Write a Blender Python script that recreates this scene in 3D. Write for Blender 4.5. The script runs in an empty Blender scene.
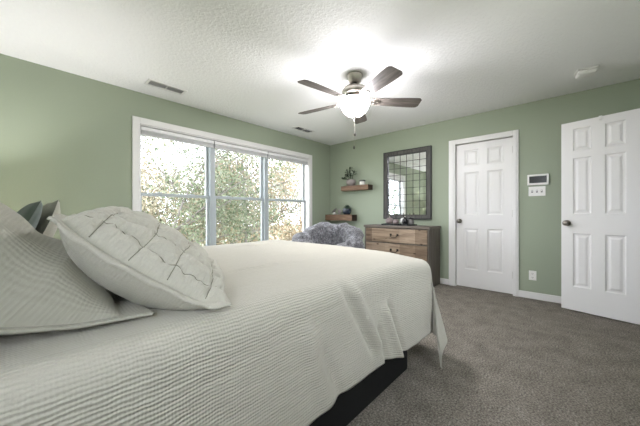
import bpy, bmesh, math, random
from mathutils import Vector, Matrix, noise
R = math.radians
SC = bpy.context.scene
COL = SC.collection

# ------------------------------------------------------------------ camera, sky, exposure
cam_d = bpy.data.cameras.new('camera')
cam_d.sensor_width = 36.0
cam_d.lens = 276.3 / 640 * 36
cam_d.clip_start = 0.02
cam = bpy.data.objects.new('camera', cam_d)
COL.objects.link(cam)
cam.location = (0, 0, 1.063)
cam.rotation_euler = (R(90), 0, R(42.37 - 90))
SC.camera = cam

W = bpy.data.worlds.new('overcast_sky')
SC.world = W
W.use_nodes = True
wn = W.node_tree.nodes
wn['Background'].inputs['Color'].default_value = (0.93, 0.945, 1.06, 1)
wn['Background'].inputs['Strength'].default_value = 7.5
FILL_BULB = 850.0         # emission of the bulb in the added, unseen bedside lamp
LAMP = 108.0          # emission of the lit fan bowl
SC.view_settings.view_transform = 'Standard'
SC.view_settings.look = 'None'
SC.view_settings.gamma = 1.0
SC.view_settings.use_curve_mapping = False
SC.view_settings.exposure = 0.52

# room: X from head wall to door wall, Y from closet wall to window wall
X0, X1, Y0, Y1, ZC = -0.52, 4.30, -0.53, 3.645, 2.44

# ------------------------------------------------------------------ node helpers
def new_mat(name):
    m = bpy.data.materials.new(name)
    m.use_nodes = True
    nt = m.node_tree
    b = nt.nodes['Principled BSDF']
    return m, nt, b

def nd(nt, typ, **kw):
    n = nt.nodes.new(typ)
    for k, v in kw.items():
        if k in n.inputs:
            n.inputs[k].default_value = v
        else:
            setattr(n, k, v)
    return n

def ramp(nt, stops, src):
    r = nt.nodes.new('ShaderNodeValToRGB')
    e = r.color_ramp.elements
    while len(e) < len(stops):
        e.new(0.5)
    for i, (p, c) in enumerate(stops):
        e[i].position = p
        e[i].color = (*c, 1)
    nt.links.new(src, r.inputs['Fac'])
    return r.outputs['Color']

def coords(nt, kind='Object', scale=(1, 1, 1), rot=(0, 0, 0)):
    t = nt.nodes.new('ShaderNodeTexCoord')
    mp = nt.nodes.new('ShaderNodeMapping')
    mp.inputs['Scale'].default_value = scale
    mp.inputs['Rotation'].default_value = rot
    nt.links.new(t.outputs[kind], mp.inputs['Vector'])
    return mp.outputs['Vector']

def bump(nt, b, h, strength=0.5, dist=0.01):
    n = nt.nodes.new('ShaderNodeBump')
    n.inputs['Strength'].default_value = strength
    n.inputs['Distance'].default_value = dist
    nt.links.new(h, n.inputs['Height'])
    nt.links.new(n.outputs['Normal'], b.inputs['Normal'])
    return n

def plain(name, col, rough=0.5, metal=0.0, grain=None, spec=0.5, bumpd=0.0, k=0.06):
    m, nt, b = new_mat(name)
    b.inputs['Roughness'].default_value = rough
    b.inputs['Metallic'].default_value = metal
    b.inputs['Specular IOR Level'].default_value = spec
    n = nd(nt, 'ShaderNodeTexNoise', Scale=grain or 30.0, Detail=3.0)
    nt.links.new(coords(nt), n.inputs['Vector'])
    c = ramp(nt, [(0.3, tuple(x * (1 - k) for x in col)), (0.7, tuple(min(1, x * (1 + k)) for x in col))], n.outputs['Fac'])
    nt.links.new(c, b.inputs['Base Color'])
    if bumpd:
        bump(nt, b, n.outputs['Fac'], 0.6, bumpd)
    return m

def m_wall():
    m, nt, b = new_mat('sage_wall_paint')
    n = nd(nt, 'ShaderNodeTexNoise', Scale=180.0, Detail=2.0)
    nt.links.new(coords(nt), n.inputs['Vector'])
    c = ramp(nt, [(0.3, (0.308, 0.352, 0.262)), (0.7, (0.322, 0.367, 0.276))], n.outputs['Fac'])
    nt.links.new(c, b.inputs['Base Color'])
    b.inputs['Roughness'].default_value = 0.55
    b.inputs['Specular IOR Level'].default_value = 0.3
    bump(nt, b, n.outputs['Fac'], 0.15, 0.002)
    return m

def m_ceiling():
    m, nt, b = new_mat('textured_ceiling')
    v = coords(nt)
    n = nd(nt, 'ShaderNodeTexNoise', Scale=34.0, Detail=5.0, Roughness=0.65)
    nt.links.new(v, n.inputs['Vector'])
    r = ramp(nt, [(0.42, (0, 0, 0)), (0.62, (1, 1, 1))], n.outputs['Fac'])
    b.inputs['Base Color'].default_value = (0.88, 0.88, 0.87, 1)
    b.inputs['Roughness'].default_value = 0.9
    bump(nt, b, r, 0.5, 0.006)
    return m

def m_carpet():
    m, nt, b = new_mat('grey_brown_carpet')
    v = coords(nt)
    n = nd(nt, 'ShaderNodeTexNoise', Scale=95.0, Detail=4.0, Roughness=0.75)
    nt.links.new(v, n.inputs['Vector'])
    n2 = nd(nt, 'ShaderNodeTexNoise', Scale=7.0, Detail=5.0, Roughness=0.6)
    nt.links.new(v, n2.inputs['Vector'])
    c1 = ramp(nt, [(0.33, (0.10, 0.088, 0.074)), (0.5, (0.285, 0.253, 0.212)), (0.67, (0.52, 0.475, 0.41))], n.outputs['Fac'])
    c2 = ramp(nt, [(0.3, (0.74, 0.74, 0.74)), (0.7, (1.12, 1.12, 1.12))], n2.outputs['Fac'])
    mx = nd(nt, 'ShaderNodeMixRGB', blend_type='MULTIPLY')
    mx.inputs['Fac'].default_value = 1
    nt.links.new(c1, mx.inputs['Color1'])
    nt.links.new(c2, mx.inputs['Color2'])
    nt.links.new(mx.outputs['Color'], b.inputs['Base Color'])
    b.inputs['Roughness'].default_value = 1.0
    b.inputs['Specular IOR Level'].default_value = 0.1
    bump(nt, b, n.outputs['Fac'], 1.0, 0.02)
    return m

def m_gauze(name, col, pu, pv, depth=0.006, mix=0.5, warm=None):
    """crinkled cotton gauze: two crossing sets of ribs in the cloth's own metres (UV)"""
    m, nt, b = new_mat(name)
    uv = coords(nt, 'UV')
    dn = nd(nt, 'ShaderNodeTexNoise', Scale=5.0, Detail=2.0)
    nt.links.new(uv, dn.inputs['Vector'])
    mp = nt.nodes.new('ShaderNodeVectorMath'); mp.operation = 'MULTIPLY_ADD'
    nt.links.new(dn.outputs['Color'], mp.inputs[0])
    mp.inputs[1].default_value = (0.016, 0.016, 0)
    nt.links.new(uv, mp.inputs[2])
    outs = []
    for axis, per in (('X', pu), ('Y', pv)):
        w = nd(nt, 'ShaderNodeTexWave', wave_type='BANDS', bands_direction=axis)
        w.inputs['Scale'].default_value = 0.314 / per
        w.inputs['Distortion'].default_value = 2.6
        w.inputs['Detail'].default_value = 3.0
        w.inputs['Detail Scale'].default_value = 1.1
        nt.links.new(mp.outputs[0], w.inputs['Vector'])
        # uneven crinkle drawn out along each rib
        sc = (0.55 / per, 6.0, 1) if axis == 'X' else (6.0, 0.55 / per, 1)
        sm = nt.nodes.new('ShaderNodeVectorMath'); sm.operation = 'MULTIPLY'
        nt.links.new(mp.outputs[0], sm.inputs[0]); sm.inputs[1].default_value = sc
        an = nd(nt, 'ShaderNodeTexNoise', Scale=1.0, Detail=2.0)
        nt.links.new(sm.outputs[0], an.inputs['Vector'])
        mm = nd(nt, 'ShaderNodeMix'); mm.inputs['Factor'].default_value = 0.68
        nt.links.new(w.outputs['Fac'], mm.inputs['A']); nt.links.new(an.outputs['Fac'], mm.inputs['B'])
        outs.append(mm.outputs['Result'])
    mx = nd(nt, 'ShaderNodeMix')
    mx.inputs['Factor'].default_value = mix
    nt.links.new(outs[0], mx.inputs['A'])
    nt.links.new(outs[1], mx.inputs['B'])
    fine = nd(nt, 'ShaderNodeTexNoise', Scale=320.0, Detail=2.0)
    nt.links.new(uv, fine.inputs['Vector'])
    c = ramp(nt, [(0.25, tuple(x * 0.94 for x in col)), (0.75, tuple(min(1, x * 1.05) for x in col))], fine.outputs['Fac'])
    nt.links.new(c, b.inputs['Base Color'])
    b.inputs['Roughness'].default_value = 0.95
    b.inputs['Specular IOR Level'].default_value = 0.15
    b.inputs['Sheen Weight'].default_value = 0.15
    bump(nt, b, mx.outputs['Result'], 1.0, depth)
    return m

def m_wood(name, dark, light, axis='Y', scale=1.0, rough=0.65, blocks=None):
    m, nt, b = new_mat(name)
    s = {'X': (1.2, 14, 14), 'Y': (14, 1.2, 14), 'Z': (14, 14, 1.2)}[axis]
    v = coords(nt, 'Object', tuple(a * scale for a in s))
    n = nd(nt, 'ShaderNodeTexNoise', Scale=2.2, Detail=6.0, Roughness=0.6, Distortion=0.8)
    nt.links.new(v, n.inputs['Vector'])
    c = ramp(nt, [(0.28, dark), (0.72, light)], n.outputs['Fac'])
    if blocks:                                   # boards of different tone along the front, with knots
        vv = coords(nt, 'Object', (0.001, blocks, 4.386))
        of = nt.nodes.new('ShaderNodeVectorMath'); of.operation = 'ADD'; of.inputs[1].default_value = (0.5, 0.37, 0.36)
        nt.links.new(vv, of.inputs[0])
        fl = nt.nodes.new('ShaderNodeVectorMath'); fl.operation = 'FLOOR'
        nt.links.new(of.outputs[0], fl.inputs[0])
        vo = nt.nodes.new('ShaderNodeTexWhiteNoise')
        nt.links.new(fl.outputs[0], vo.inputs['Vector'])
        sep = nt.nodes.new('ShaderNodeSeparateColor')
        nt.links.new(vo.outputs['Color'], sep.inputs['Color'])
        tint = ramp(nt, [(0.0, (0.5, 0.47, 0.45)), (0.5, (0.95, 0.95, 0.95)), (1.0, (1.2, 1.24, 1.3))], sep.outputs['Red'])
        mx = nd(nt, 'ShaderNodeMixRGB', blend_type='MULTIPLY')
        mx.inputs['Fac'].default_value = 1
        nt.links.new(c, mx.inputs['Color1']); nt.links.new(tint, mx.inputs['Color2'])
        kv = coords(nt, 'Object', (0.001, 5.0, 11.0))
        kn = nd(nt, 'ShaderNodeTexVoronoi', Scale=1.0)
        nt.links.new(kv, kn.inputs['Vector'])
        kr = ramp(nt, [(0.04, (0.16, 0.11, 0.08)), (0.16, (1, 1, 1))], kn.outputs['Distance'])
        mx2 = nd(nt, 'ShaderNodeMixRGB', blend_type='MULTIPLY')
        mx2.inputs['Fac'].default_value = 1
        nt.links.new(mx.outputs['Color'], mx2.inputs['Color1']); nt.links.new(kr, mx2.inputs['Color2'])
        c = mx2.outputs['Color']
    nt.links.new(c, b.inputs['Base Color'])
    b.inputs['Roughness'].default_value = rough
    b.inputs['Specular IOR Level'].default_value = 0.3
    bump(nt, b, n.outputs['Fac'], 0.3, 0.003)
    return m

def m_fur():
    m, nt, b = new_mat('grey_faux_fur')
    v = coords(nt)
    n = nd(nt, 'ShaderNodeTexNoise', Scale=22.0, Detail=6.0, Roughness=0.75, Distortion=1.2)
    nt.links.new(v, n.inputs['Vector'])
    c = ramp(nt, [(0.36, (0.05, 0.05, 0.055)), (0.5, (0.14, 0.14, 0.148)), (0.66, (0.38, 0.38, 0.40))], n.outputs['Fac'])
    nt.links.new(c, b.inputs['Base Color'])
    b.inputs['Roughness'].default_value = 0.9
    b.inputs['Sheen Weight'].default_value = 0.4
    bump(nt, b, n.outputs['Fac'], 1.0, 0.018)
    return m

def m_glass():
    m = bpy.data.materials.new('window_glass'); m.use_nodes = True
    nt = m.node_tree; nt.nodes.clear()
    o = nt.nodes.new('ShaderNodeOutputMaterial')
    t = nd(nt, 'ShaderNodeBsdfTransparent'); t.inputs['Color'].default_value = (0.97, 0.985, 0.98, 1)
    g = nd(nt, 'ShaderNodeBsdfGlossy', Roughness=0.02)
    lw = nd(nt, 'ShaderNodeLayerWeight', Blend=0.5)
    pw_ = nt.nodes.new('ShaderNodeMath'); pw_.operation = 'POWER'; pw_.inputs[1].default_value = 5.0
    nt.links.new(lw.outputs['Facing'], pw_.inputs[0])
    f = nt.nodes.new('ShaderNodeMath'); f.operation = 'MULTIPLY_ADD'; f.inputs[1].default_value = 0.7; f.inputs[2].default_value = 0.025
    nt.links.new(pw_.outputs[0], f.inputs[0])
    mx = nt.nodes.new('ShaderNodeMixShader')
    nt.links.new(f.outputs[0], mx.inputs[0]); nt.links.new(t.outputs[0], mx.inputs[1]); nt.links.new(g.outputs[0], mx.inputs[2])
    nt.links.new(mx.outputs[0], o.inputs['Surface'])
    return m

def m_emit(name, col, s):
    m, nt, b = new_mat(name)
    b.inputs['Base Color'].default_value = (0.9, 0.88, 0.84, 1)
    b.inputs['Emission Color'].default_value = (*col, 1)
    b.inputs['Emission Strength'].default_value = s
    return m

def m_shade():
    m, nt, b = new_mat('pale_drum_shade')
    b.inputs['Base Color'].default_value = (0.85, 0.82, 0.75, 1)
    t = nd(nt, 'ShaderNodeBsdfTranslucent'); t.inputs['Color'].default_value = (0.85, 0.80, 0.70, 1)
    mx = nt.nodes.new('ShaderNodeMixShader'); mx.inputs[0].default_value = 0.6
    nt.links.new(b.outputs[0], mx.inputs[1]); nt.links.new(t.outputs[0], mx.inputs[2])
    nt.links.new(mx.outputs[0], nt.nodes['Material Output'].inputs['Surface'])
    return m

def m_leaf(name, cols):
    m, nt, b = new_mat(name)
    a = nd(nt, 'ShaderNodeAttribute', attribute_name='leaf_tone')
    st = [(i / max(1, len(cols) - 1), c) for i, c in enumerate(cols)]
    c = ramp(nt, st, a.outputs['Fac'])
    nt.links.new(c, b.inputs['Base Color'])
    b.inputs['Roughness'].default_value = 0.8
    b.inputs['Specular IOR Level'].default_value = 0.1
    t = nt.nodes.new('ShaderNodeBsdfTranslucent')
    nt.links.new(c, t.inputs['Color'])
    mx = nt.nodes.new('ShaderNodeMixShader'); mx.inputs[0].default_value = 0.45
    nt.links.new(b.outputs[0], mx.inputs[1]); nt.links.new(t.outputs[0], mx.inputs[2])
    nt.links.new(mx.outputs[0], nt.nodes['Material Output'].inputs['Surface'])
    return m

M = {}
M['wall'] = m_wall()
M['ceiling'] = m_ceiling()
M['carpet'] = m_carpet()
M['white_paint'] = plain('white_semi_gloss_paint', (0.76, 0.75, 0.73), 0.38, grain=200, k=0.01)
M['vinyl'] = plain('backlit_grey_vinyl', (0.40, 0.44, 0.45), 0.4, grain=200, k=0.01)  # white frames, greyed in the base colour for their backlit shade
M['shade'] = plain('pale_shade_fabric', (0.62, 0.62, 0.62), 0.8, grain=60)
M['shade_rail'] = plain('white_shade_rail', (0.78, 0.78, 0.77), 0.5)
M['shade_seam'] = plain('dark_shade_gap', (0.12, 0.12, 0.12), 0.7)
M['glass'] = m_glass()
M['coverlet'] = m_gauze('pale_crinkle_gauze', (0.48, 0.46, 0.39), 0.009, 0.0112, 0.0072, 0.86)
M['sham'] = m_gauze('beige_waffle_gauze', (0.385, 0.372, 0.31), 0.012, 0.012, 0.004, 0.5)
M['quilt'] = m_gauze('beige_quilted_gauze', (0.475, 0.458, 0.39), 0.012, 0.010, 0.004, 0.5)
M['quilt_back'] = m_gauze('beige_pillow_back', (0.42, 0.405, 0.34), 0.009, 0.009, 0.0035, 0.5)
M['stitch'] = plain('dark_quilting_thread', (0.17, 0.165, 0.125), 0.9)
M['green_cloth'] = m_gauze('grey_green_cloth', (0.17, 0.205, 0.185), 0.016, 0.016, 0.002, 0.5)
M['black_base'] = plain('black_bed_base', (0.010, 0.010, 0.010), 0.7, spec=0.2)
M['mattress'] = plain('mattress_ticking', (0.6, 0.6, 0.58), 0.9)
M['nickel'] = plain('brushed_nickel', (0.46, 0.43, 0.39), 0.3, 1.0)
M['knob_metal'] = plain('satin_nickel_knob', (0.24, 0.22, 0.20), 0.3, 1.0)
M['dark_metal'] = plain('dark_bronze', (0.035, 0.03, 0.027), 0.45, 0.8)
M['blade'] = m_wood('grey_brown_blade', (0.058, 0.050, 0.043), (0.185, 0.162, 0.14), 'X', 1.0, 0.5)
M['bowl'] = m_emit('lit_frosted_glass', (0.97, 0.95, 1.0), LAMP)
M['bulb'] = m_emit('added_bulb', (1.0, 0.97, 1.0), FILL_BULB)
M['lamp_shade'] = m_shade()
M['dresser'] = m_wood('grey_brown_oak', (0.085, 0.072, 0.058), (0.17, 0.147, 0.12), 'Z', 1.0)
M['dresser_top'] = m_wood('grey_brown_oak_top', (0.10, 0.086, 0.07), (0.21, 0.18, 0.15), 'Y', 1.0)
M['drawer'] = m_wood('rustic_pine', (0.16, 0.11, 0.072), (0.42, 0.32, 0.22), 'Y', 1.0, 0.6, blocks=4.2)
M['shelf'] = m_wood('brown_shelf_wood', (0.105, 0.062, 0.038), (0.26, 0.165, 0.105), 'Y', 1.0)
M['shelf_end'] = m_wood('dark_end_grain', (0.02, 0.012, 0.009), (0.055, 0.035, 0.025), 'Z', 1.0)
M['mirror_frame'] = m_wood('charcoal_frame', (0.045, 0.044, 0.04), (0.12, 0.115, 0.105), 'Z', 1.4, 0.5)
M['mirror_edge'] = plain('black_frame_edge', (0.012, 0.012, 0.012), 0.5)
M['mirror'] = plain('mirror_silver', (0.88, 0.9, 0.9), 0.01, 1.0)
M['fur'] = m_fur()
M['pot_grey'] = plain('pale_grey_stoneware', (0.30, 0.265, 0.25), 0.6, grain=90)
M['leaf_dark'] = plain('dark_green_leaf', (0.020, 0.045, 0.018), 0.7, grain=40)
M['leaf_grey'] = plain('succulent_green', (0.06, 0.11, 0.075), 0.5, grain=40)
M['soil'] = plain('potting_soil', (0.03, 0.022, 0.016), 1.0, grain=120)
M['candle'] = plain('white_glass_jar', (0.78, 0.77, 0.72), 0.35)
M['lid'] = plain('grey_tin_lid', (0.16, 0.17, 0.16), 0.4, 0.6)
M['navy'] = plain('navy_glaze', (0.016, 0.026, 0.045), 0.2)
M['stone_white'] = plain('white_ceramic', (0.72, 0.71, 0.69), 0.4)
M['stone_grey'] = plain('grey_ceramic', (0.13, 0.125, 0.12), 0.5)
M['pink_grey'] = plain('pinkish_grey_ceramic', (0.22, 0.175, 0.165), 0.5, grain=70)
M['black_gloss'] = plain('black_gloss', (0.012, 0.012, 0.013), 0.2)
M['plate'] = plain('white_plastic', (0.82, 0.81, 0.78), 0.35, k=0.01)
M['slot'] = plain('dark_slot', (0.03, 0.03, 0.03), 0.6)
M['screen'] = plain('dark_screen', (0.02, 0.022, 0.018), 0.2)
M['vent_dark'] = plain('dark_duct_shade', (0.08, 0.085, 0.085), 0.8)
M['bark'] = plain('grey_bark', (0.14, 0.125, 0.11), 0.9, grain=20)
M['ground'] = plain('leaf_strewn_grass', (0.22, 0.22, 0.15), 1.0, grain=4)

# ------------------------------------------------------------------ mesh helpers
def quad_box(bm, a, b, mat=None):
    x0, y0, z0 = a; x1, y1, z1 = b
    v = [bm.verts.new(p) for p in ((x0,y0,z0),(x1,y0,z0),(x1,y1,z0),(x0,y1,z0),(x0,y0,z1),(x1,y0,z1),(x1,y1,z1),(x0,y1,z1))]
    fs = []
    for q in ((3,2,1,0),(4,5,6,7),(0,1,5,4),(1,2,6,5),(2,3,7,6),(3,0,4,7)):
        fs.append(bm.faces.new([v[i] for i in q]))
    if mat is not None:
        for f in fs: f.material_index = mat
    return v

def bev_box(bm, a, b, r=0.004, seg=2):
    t = bmesh.new()
    quad_box(t, a, b)
    bmesh.ops.bevel(t, geom=t.edges[:], offset=r, segments=seg, affect='EDGES', profile=0.5)
    merge(bm, t)

def merge(bm, t, mtx=None):
    if mtx is not None:
        t.transform(mtx)
    me = bpy.data.meshes.new('tmp')
    t.to_mesh(me); t.free()
    bm.from_mesh(me)
    bpy.data.meshes.remove(me)

def tube(bm, pts, rad, seg=8, caps=True):
    pts = [Vector(p) for p in pts]
    n = len(pts)
    rads = rad if isinstance(rad, (list, tuple)) else [rad] * n
    rings = []
    up = Vector((0.13, 0.27, 0.95)).normalized()
    for i, p in enumerate(pts):
        d = (pts[min(i + 1, n - 1)] - pts[max(i - 1, 0)])
        if d.length < 1e-9: d = Vector((0, 0, 1))
        d.normalize()
        a = d.cross(up)
        if a.length < 1e-3: a = d.cross(Vector((1, 0, 0)))
        a.normalize(); b = d.cross(a)
        rings.append([bm.verts.new(p + (a * math.cos(2*math.pi*k/seg) + b * math.sin(2*math.pi*k/seg)) * rads[i]) for k in range(seg)])
    for i in range(n - 1):
        for k in range(seg):
            bm.faces.new((rings[i][k], rings[i][(k+1) % seg], rings[i+1][(k+1) % seg], rings[i+1][k]))
    if caps:
        bm.faces.new(rings[0][::-1]); bm.faces.new(rings[-1])

def lathe(bm, prof, seg=32, mtx=None):
    t = bmesh.new()
    rings = []
    for r, z in prof:
        if r < 1e-6:
            rings.append([t.verts.new((0, 0, z))])
        else:
            rings.append([t.verts.new((r*math.cos(2*math.pi*k/seg), r*math.sin(2*math.pi*k/seg), z)) for k in range(seg)])
    for i in range(len(rings) - 1):
        A, B = rings[i], rings[i+1]
        for k in range(seg):
            k2 = (k + 1) % seg
            if len(A) == 1 and len(B) == 1: continue
            if len(A) == 1: t.faces.new((A[0], B[k2], B[k]))
            elif len(B) == 1: t.faces.new((A[k], A[k2], B[0]))
            else: t.faces.new((A[k], A[k2], B[k2], B[k]))
    bmesh.ops.recalc_face_normals(t, faces=t.faces[:])
    merge(bm, t, mtx)

def ball_profile(r, z0, n=10):
    return [(r * math.sin(math.pi * k / n), z0 + r * (1 - math.cos(math.pi * k / n))) for k in range(n + 1)]

def obj(name, bm, mat, parent=None, smooth=False, recalc=True):
    if recalc: bmesh.ops.recalc_face_normals(bm, faces=bm.faces[:])
    me = bpy.data.meshes.new(name)
    bm.to_mesh(me); bm.free()
    o = bpy.data.objects.new(name, me)
    for m in (mat if isinstance(mat, (list, tuple)) else [mat]):
        me.materials.append(M[m])
    if smooth:
        for p in me.polygons: p.use_smooth = True
    COL.objects.link(o)
    if parent is not None: o.parent = parent
    return o

def tag(o, label, cat, group=None, kind=None):
    if label: o['label'] = label
    if cat: o['category'] = cat
    if group: o['group'] = group
    if kind: o['kind'] = kind
    return o

def thing(name, label, cat, loc=(0, 0, 0), rz=0, group=None):
    o = bpy.data.objects.new(name, None)
    o.empty_display_size = 0.1
    COL.objects.link(o)
    o.location = loc; o.rotation_euler = (0, 0, rz)
    return tag(o, label, cat, group)

def struct(name, bm, mat, label, cat, parent=None, smooth=False):
    o = obj(name, bm, mat, parent, smooth)
    return tag(o, label, cat, None, 'structure')

def copy_tree(o, parent=None):
    c = o.copy(); COL.objects.link(c)
    if parent is not None: c.parent = parent
    for ch in [k for k in bpy.data.objects if k.parent == o]:
        copy_tree(ch, c)
    return c

def B(): return bmesh.new()

# ------------------------------------------------------------------ room shell
WX0, WX1, WZ0, WZ1 = 0.94, 3.69, 0.50, 2.08       # window opening
T = 0.16
b = B(); quad_box(b, (X0 - T, Y0 - T, -0.12), (X1 + T, Y1 + T, 0)); struct('floor', b, 'carpet', 'grey-brown pile carpet over the bedroom floor', 'floor')
b = B(); quad_box(b, (X0 - T, Y0 - T, ZC), (X1 + T, Y1 + T, ZC + 0.12)); struct('ceiling', b, 'ceiling', 'white textured ceiling', 'ceiling')
b = B()
quad_box(b, (X0 - T, Y1, 0), (WX0, Y1 + T, ZC)); quad_box(b, (WX1, Y1, 0), (X1 + T, Y1 + T, ZC))
quad_box(b, (WX0, Y1, 0), (WX1, Y1 + T, WZ0)); quad_box(b, (WX0, Y1, WZ1), (WX1, Y1 + T, ZC))
struct('wall_left', b, 'wall', 'sage green wall around the triple window', 'wall')
RX0, RX1, RZ0, RZ1 = 1.35, 2.15, 0.85, 2.10          # window added behind the camera for fill daylight
DY0, DY1, DZ = 0.562, 1.252, 2.055                # closed door opening in the far wall
b = B()
quad_box(b, (X1, Y0 - T, 0), (X1 + T, DY0 - 0.018, ZC)); quad_box(b, (X1, DY1 + 0.018, 0), (X1 + T, Y1, ZC))
quad_box(b, (X1, DY0 - 0.018, DZ + 0.018), (X1 + T, DY1 + 0.018, ZC))
struct('wall_right', b, 'wall', 'sage green wall with the closed door and mirror', 'wall')
HY0, HY1 = -0.38, 0.50                                # window added behind the camera's left shoulder to light the far wall
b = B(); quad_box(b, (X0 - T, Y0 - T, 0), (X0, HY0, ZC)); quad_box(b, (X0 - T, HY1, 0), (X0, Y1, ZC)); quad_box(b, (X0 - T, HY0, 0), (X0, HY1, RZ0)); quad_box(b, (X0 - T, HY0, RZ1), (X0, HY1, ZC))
struct('wall_head', b, 'wall', 'sage green wall behind the pillows', 'wall')
CX0, CX1 = 3.29, 3.92                              # closet doorway in the near wall
b = B()
quad_box(b, (X0, Y0 - T, 0), (RX0, Y0, ZC)); quad_box(b, (RX1, Y0 - T, 0), (CX0, Y0, ZC)); quad_box(b, (RX0, Y0 - T, 0), (RX1, Y0, RZ0)); quad_box(b, (RX0, Y0 - T, RZ1), (RX1, Y0, ZC))
quad_box(b, (CX1, Y0 - T, 0), (X1, Y0, ZC)); quad_box(b, (CX0, Y0 - T, 2.06), (CX1, Y0, ZC))
struct('wall_back', b, 'wall', 'sage green wall holding the open door', 'wall')
b = B(); q0, q1 = CX0 - 0.3, Y0 - 1.0
quad_box(b, (q0, q1 - 0.05, 0), (X1, q1, ZC)); quad_box(b, (q0 - 0.05, q1 - 0.05, 0), (q0, Y0 - T, ZC)); quad_box(b, (X1, q1 - 0.05, 0), (X1 + T, Y0 - T, ZC))
quad_box(b, (q0 - 0.05, q1 - 0.05, ZC), (X1 + T, Y0 - T, ZC + 0.12)); quad_box(b, (q0 - 0.05, q1 - 0.05, -0.12), (X1 + T, Y0 - T, 0))
struct('wall_closet', b, 'wall', 'plain walls of the space beyond the open door', 'wall')

def baseboard(name, segs, label):
    b = B()
    for a, c in segs:
        bev_box(b, a, c, 0.004, 1)
    struct(name, b, 'white_paint', label, 'baseboard')
bh, bt = 0.085, 0.014
baseboard('baseboard_right', [((X1 - bt, Y0, 0.002), (X1, 0.505, bh)), ((X1 - bt, 1.345, 0.002), (X1, Y1, bh))], 'white baseboard along the wall with the closed door')
baseboard('baseboard_left', [((X0, Y1 - bt, 0.002), (X1 - bt, Y1, bh))], 'white baseboard under the triple window')
baseboard('baseboard_back', [((X0, Y0, 0.002), (CX0 - 0.065, Y0 + bt, bh)), ((CX1 + 0.065, Y0, 0.002), (X1 - bt, Y0 + bt, bh))], 'white baseboard beside the open door')
baseboard('baseboard_head', [((X0, Y0 + bt, 0.002), (X0 + bt, Y1 - bt, bh))], 'white baseboard behind the head of the bed')

# ------------------------------------------------------------------ window
win = tag(bpy.data.objects.new('window_1', None), 'white triple double-hung window looking onto trees', 'window', None, 'structure')
COL.objects.link(win); win.location = (0, 0, 0)
b = B(); cw = 0.072
for a, c in (((WX0 - cw, Y1 - 0.018, WZ0 - 0.02), (WX0, Y1, WZ1 + cw)), ((WX1, Y1 - 0.018, WZ0 - 0.02), (WX1 + cw, Y1, WZ1 + cw)), ((WX0 - 0.001, Y1 - 0.018, WZ1), (WX1 + 0.001, Y1, WZ1 + cw))):
    bev_box(b, a, c, 0.004, 2)
obj('window_casing', b, 'white_paint', win)
b = B(); bev_box(b, (WX0 - 0.09, Y1 - 0.05, WZ0 - 0.03), (WX1 + 0.09, Y1 + 0.06, WZ0), 0.006, 2); bev_box(b, (WX0 - 0.07, Y1 - 0.016, WZ0 - 0.10), (WX1 + 0.07, Y1, WZ0 - 0.031), 0.004, 1)
obj('window_sill', b, 'white_paint', win)
b = B(); jt = 0.012
quad_box(b, (WX0, Y1, WZ0), (WX0 + jt, Y1 + T, WZ1)); quad_box(b, (WX1 - jt, Y1, WZ0), (WX1, Y1 + T, WZ1)); quad_box(b, (WX0, Y1, WZ1 - jt), (WX1, Y1 + T, WZ1)); quad_box(b, (WX0, Y1 + 0.06, WZ0), (WX1, Y1 + T, WZ0 + jt))
obj('window_jamb', b, 'white_paint', win)
MU = (1.836, 2.752)
for mx_ in MU:
    b = B(); bev_box(b, (mx_ - 0.035, Y1 + 0.05, WZ0 + jt), (mx_ + 0.035, Y1 + T, WZ1 - jt), 0.004, 1)
    obj('window_mullion', b, 'vinyl', win)
UN = [(WX0 + jt, MU[0] - 0.035), (MU[0] + 0.035, MU[1] - 0.035), (MU[1] + 0.035, WX1 - jt)]
ZR = 1.285
for ux0, ux1 in UN:
    for lo in (True, False):
        z0, z1 = (WZ0 + jt, ZR + 0.018) if lo else (ZR - 0.018, WZ1 - jt)
        y0 = Y1 + (0.085 if lo else 0.118)
        y1 = y0 + 0.032
        s = 0.034
        b = B()
        bev_box(b, (ux0, y0, z0), (ux0 + s, y1, z1), 0.003, 1); bev_box(b, (ux1 - s, y0, z0), (ux1, y1, z1), 0.003, 1)
        bev_box(b, (ux0 + s - 0.001, y0, z0), (ux1 - s + 0.001, y1, z0 + (0.05 if lo else 0.036)), 0.003, 1)
        bev_box(b, (ux0 + s - 0.001, y0, z1 - 0.036), (ux1 - s + 0.001, y1, z1), 0.003, 1)
        so = obj('lower_sash' if lo else 'upper_sash', b, 'vinyl', win)
        b = B(); quad_box(b, (ux0 + s - 0.005, y0 + 0.014, z0 + 0.03), (ux1 - s + 0.005, y0 + 0.018, z1 - 0.03)); obj('pane', b, 'glass', so)
        if lo:
            b = B(); xm = (ux0 + ux1) / 2
            for dx in (-0.2, 0.2):
                bev_box(b, (xm + dx - 0.03, y0 + 0.0, z1), (xm + dx + 0.03, y0 + 0.026, z1 + 0.012), 0.003, 1)
            obj('sash_lock', b, 'vinyl', so)

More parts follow.
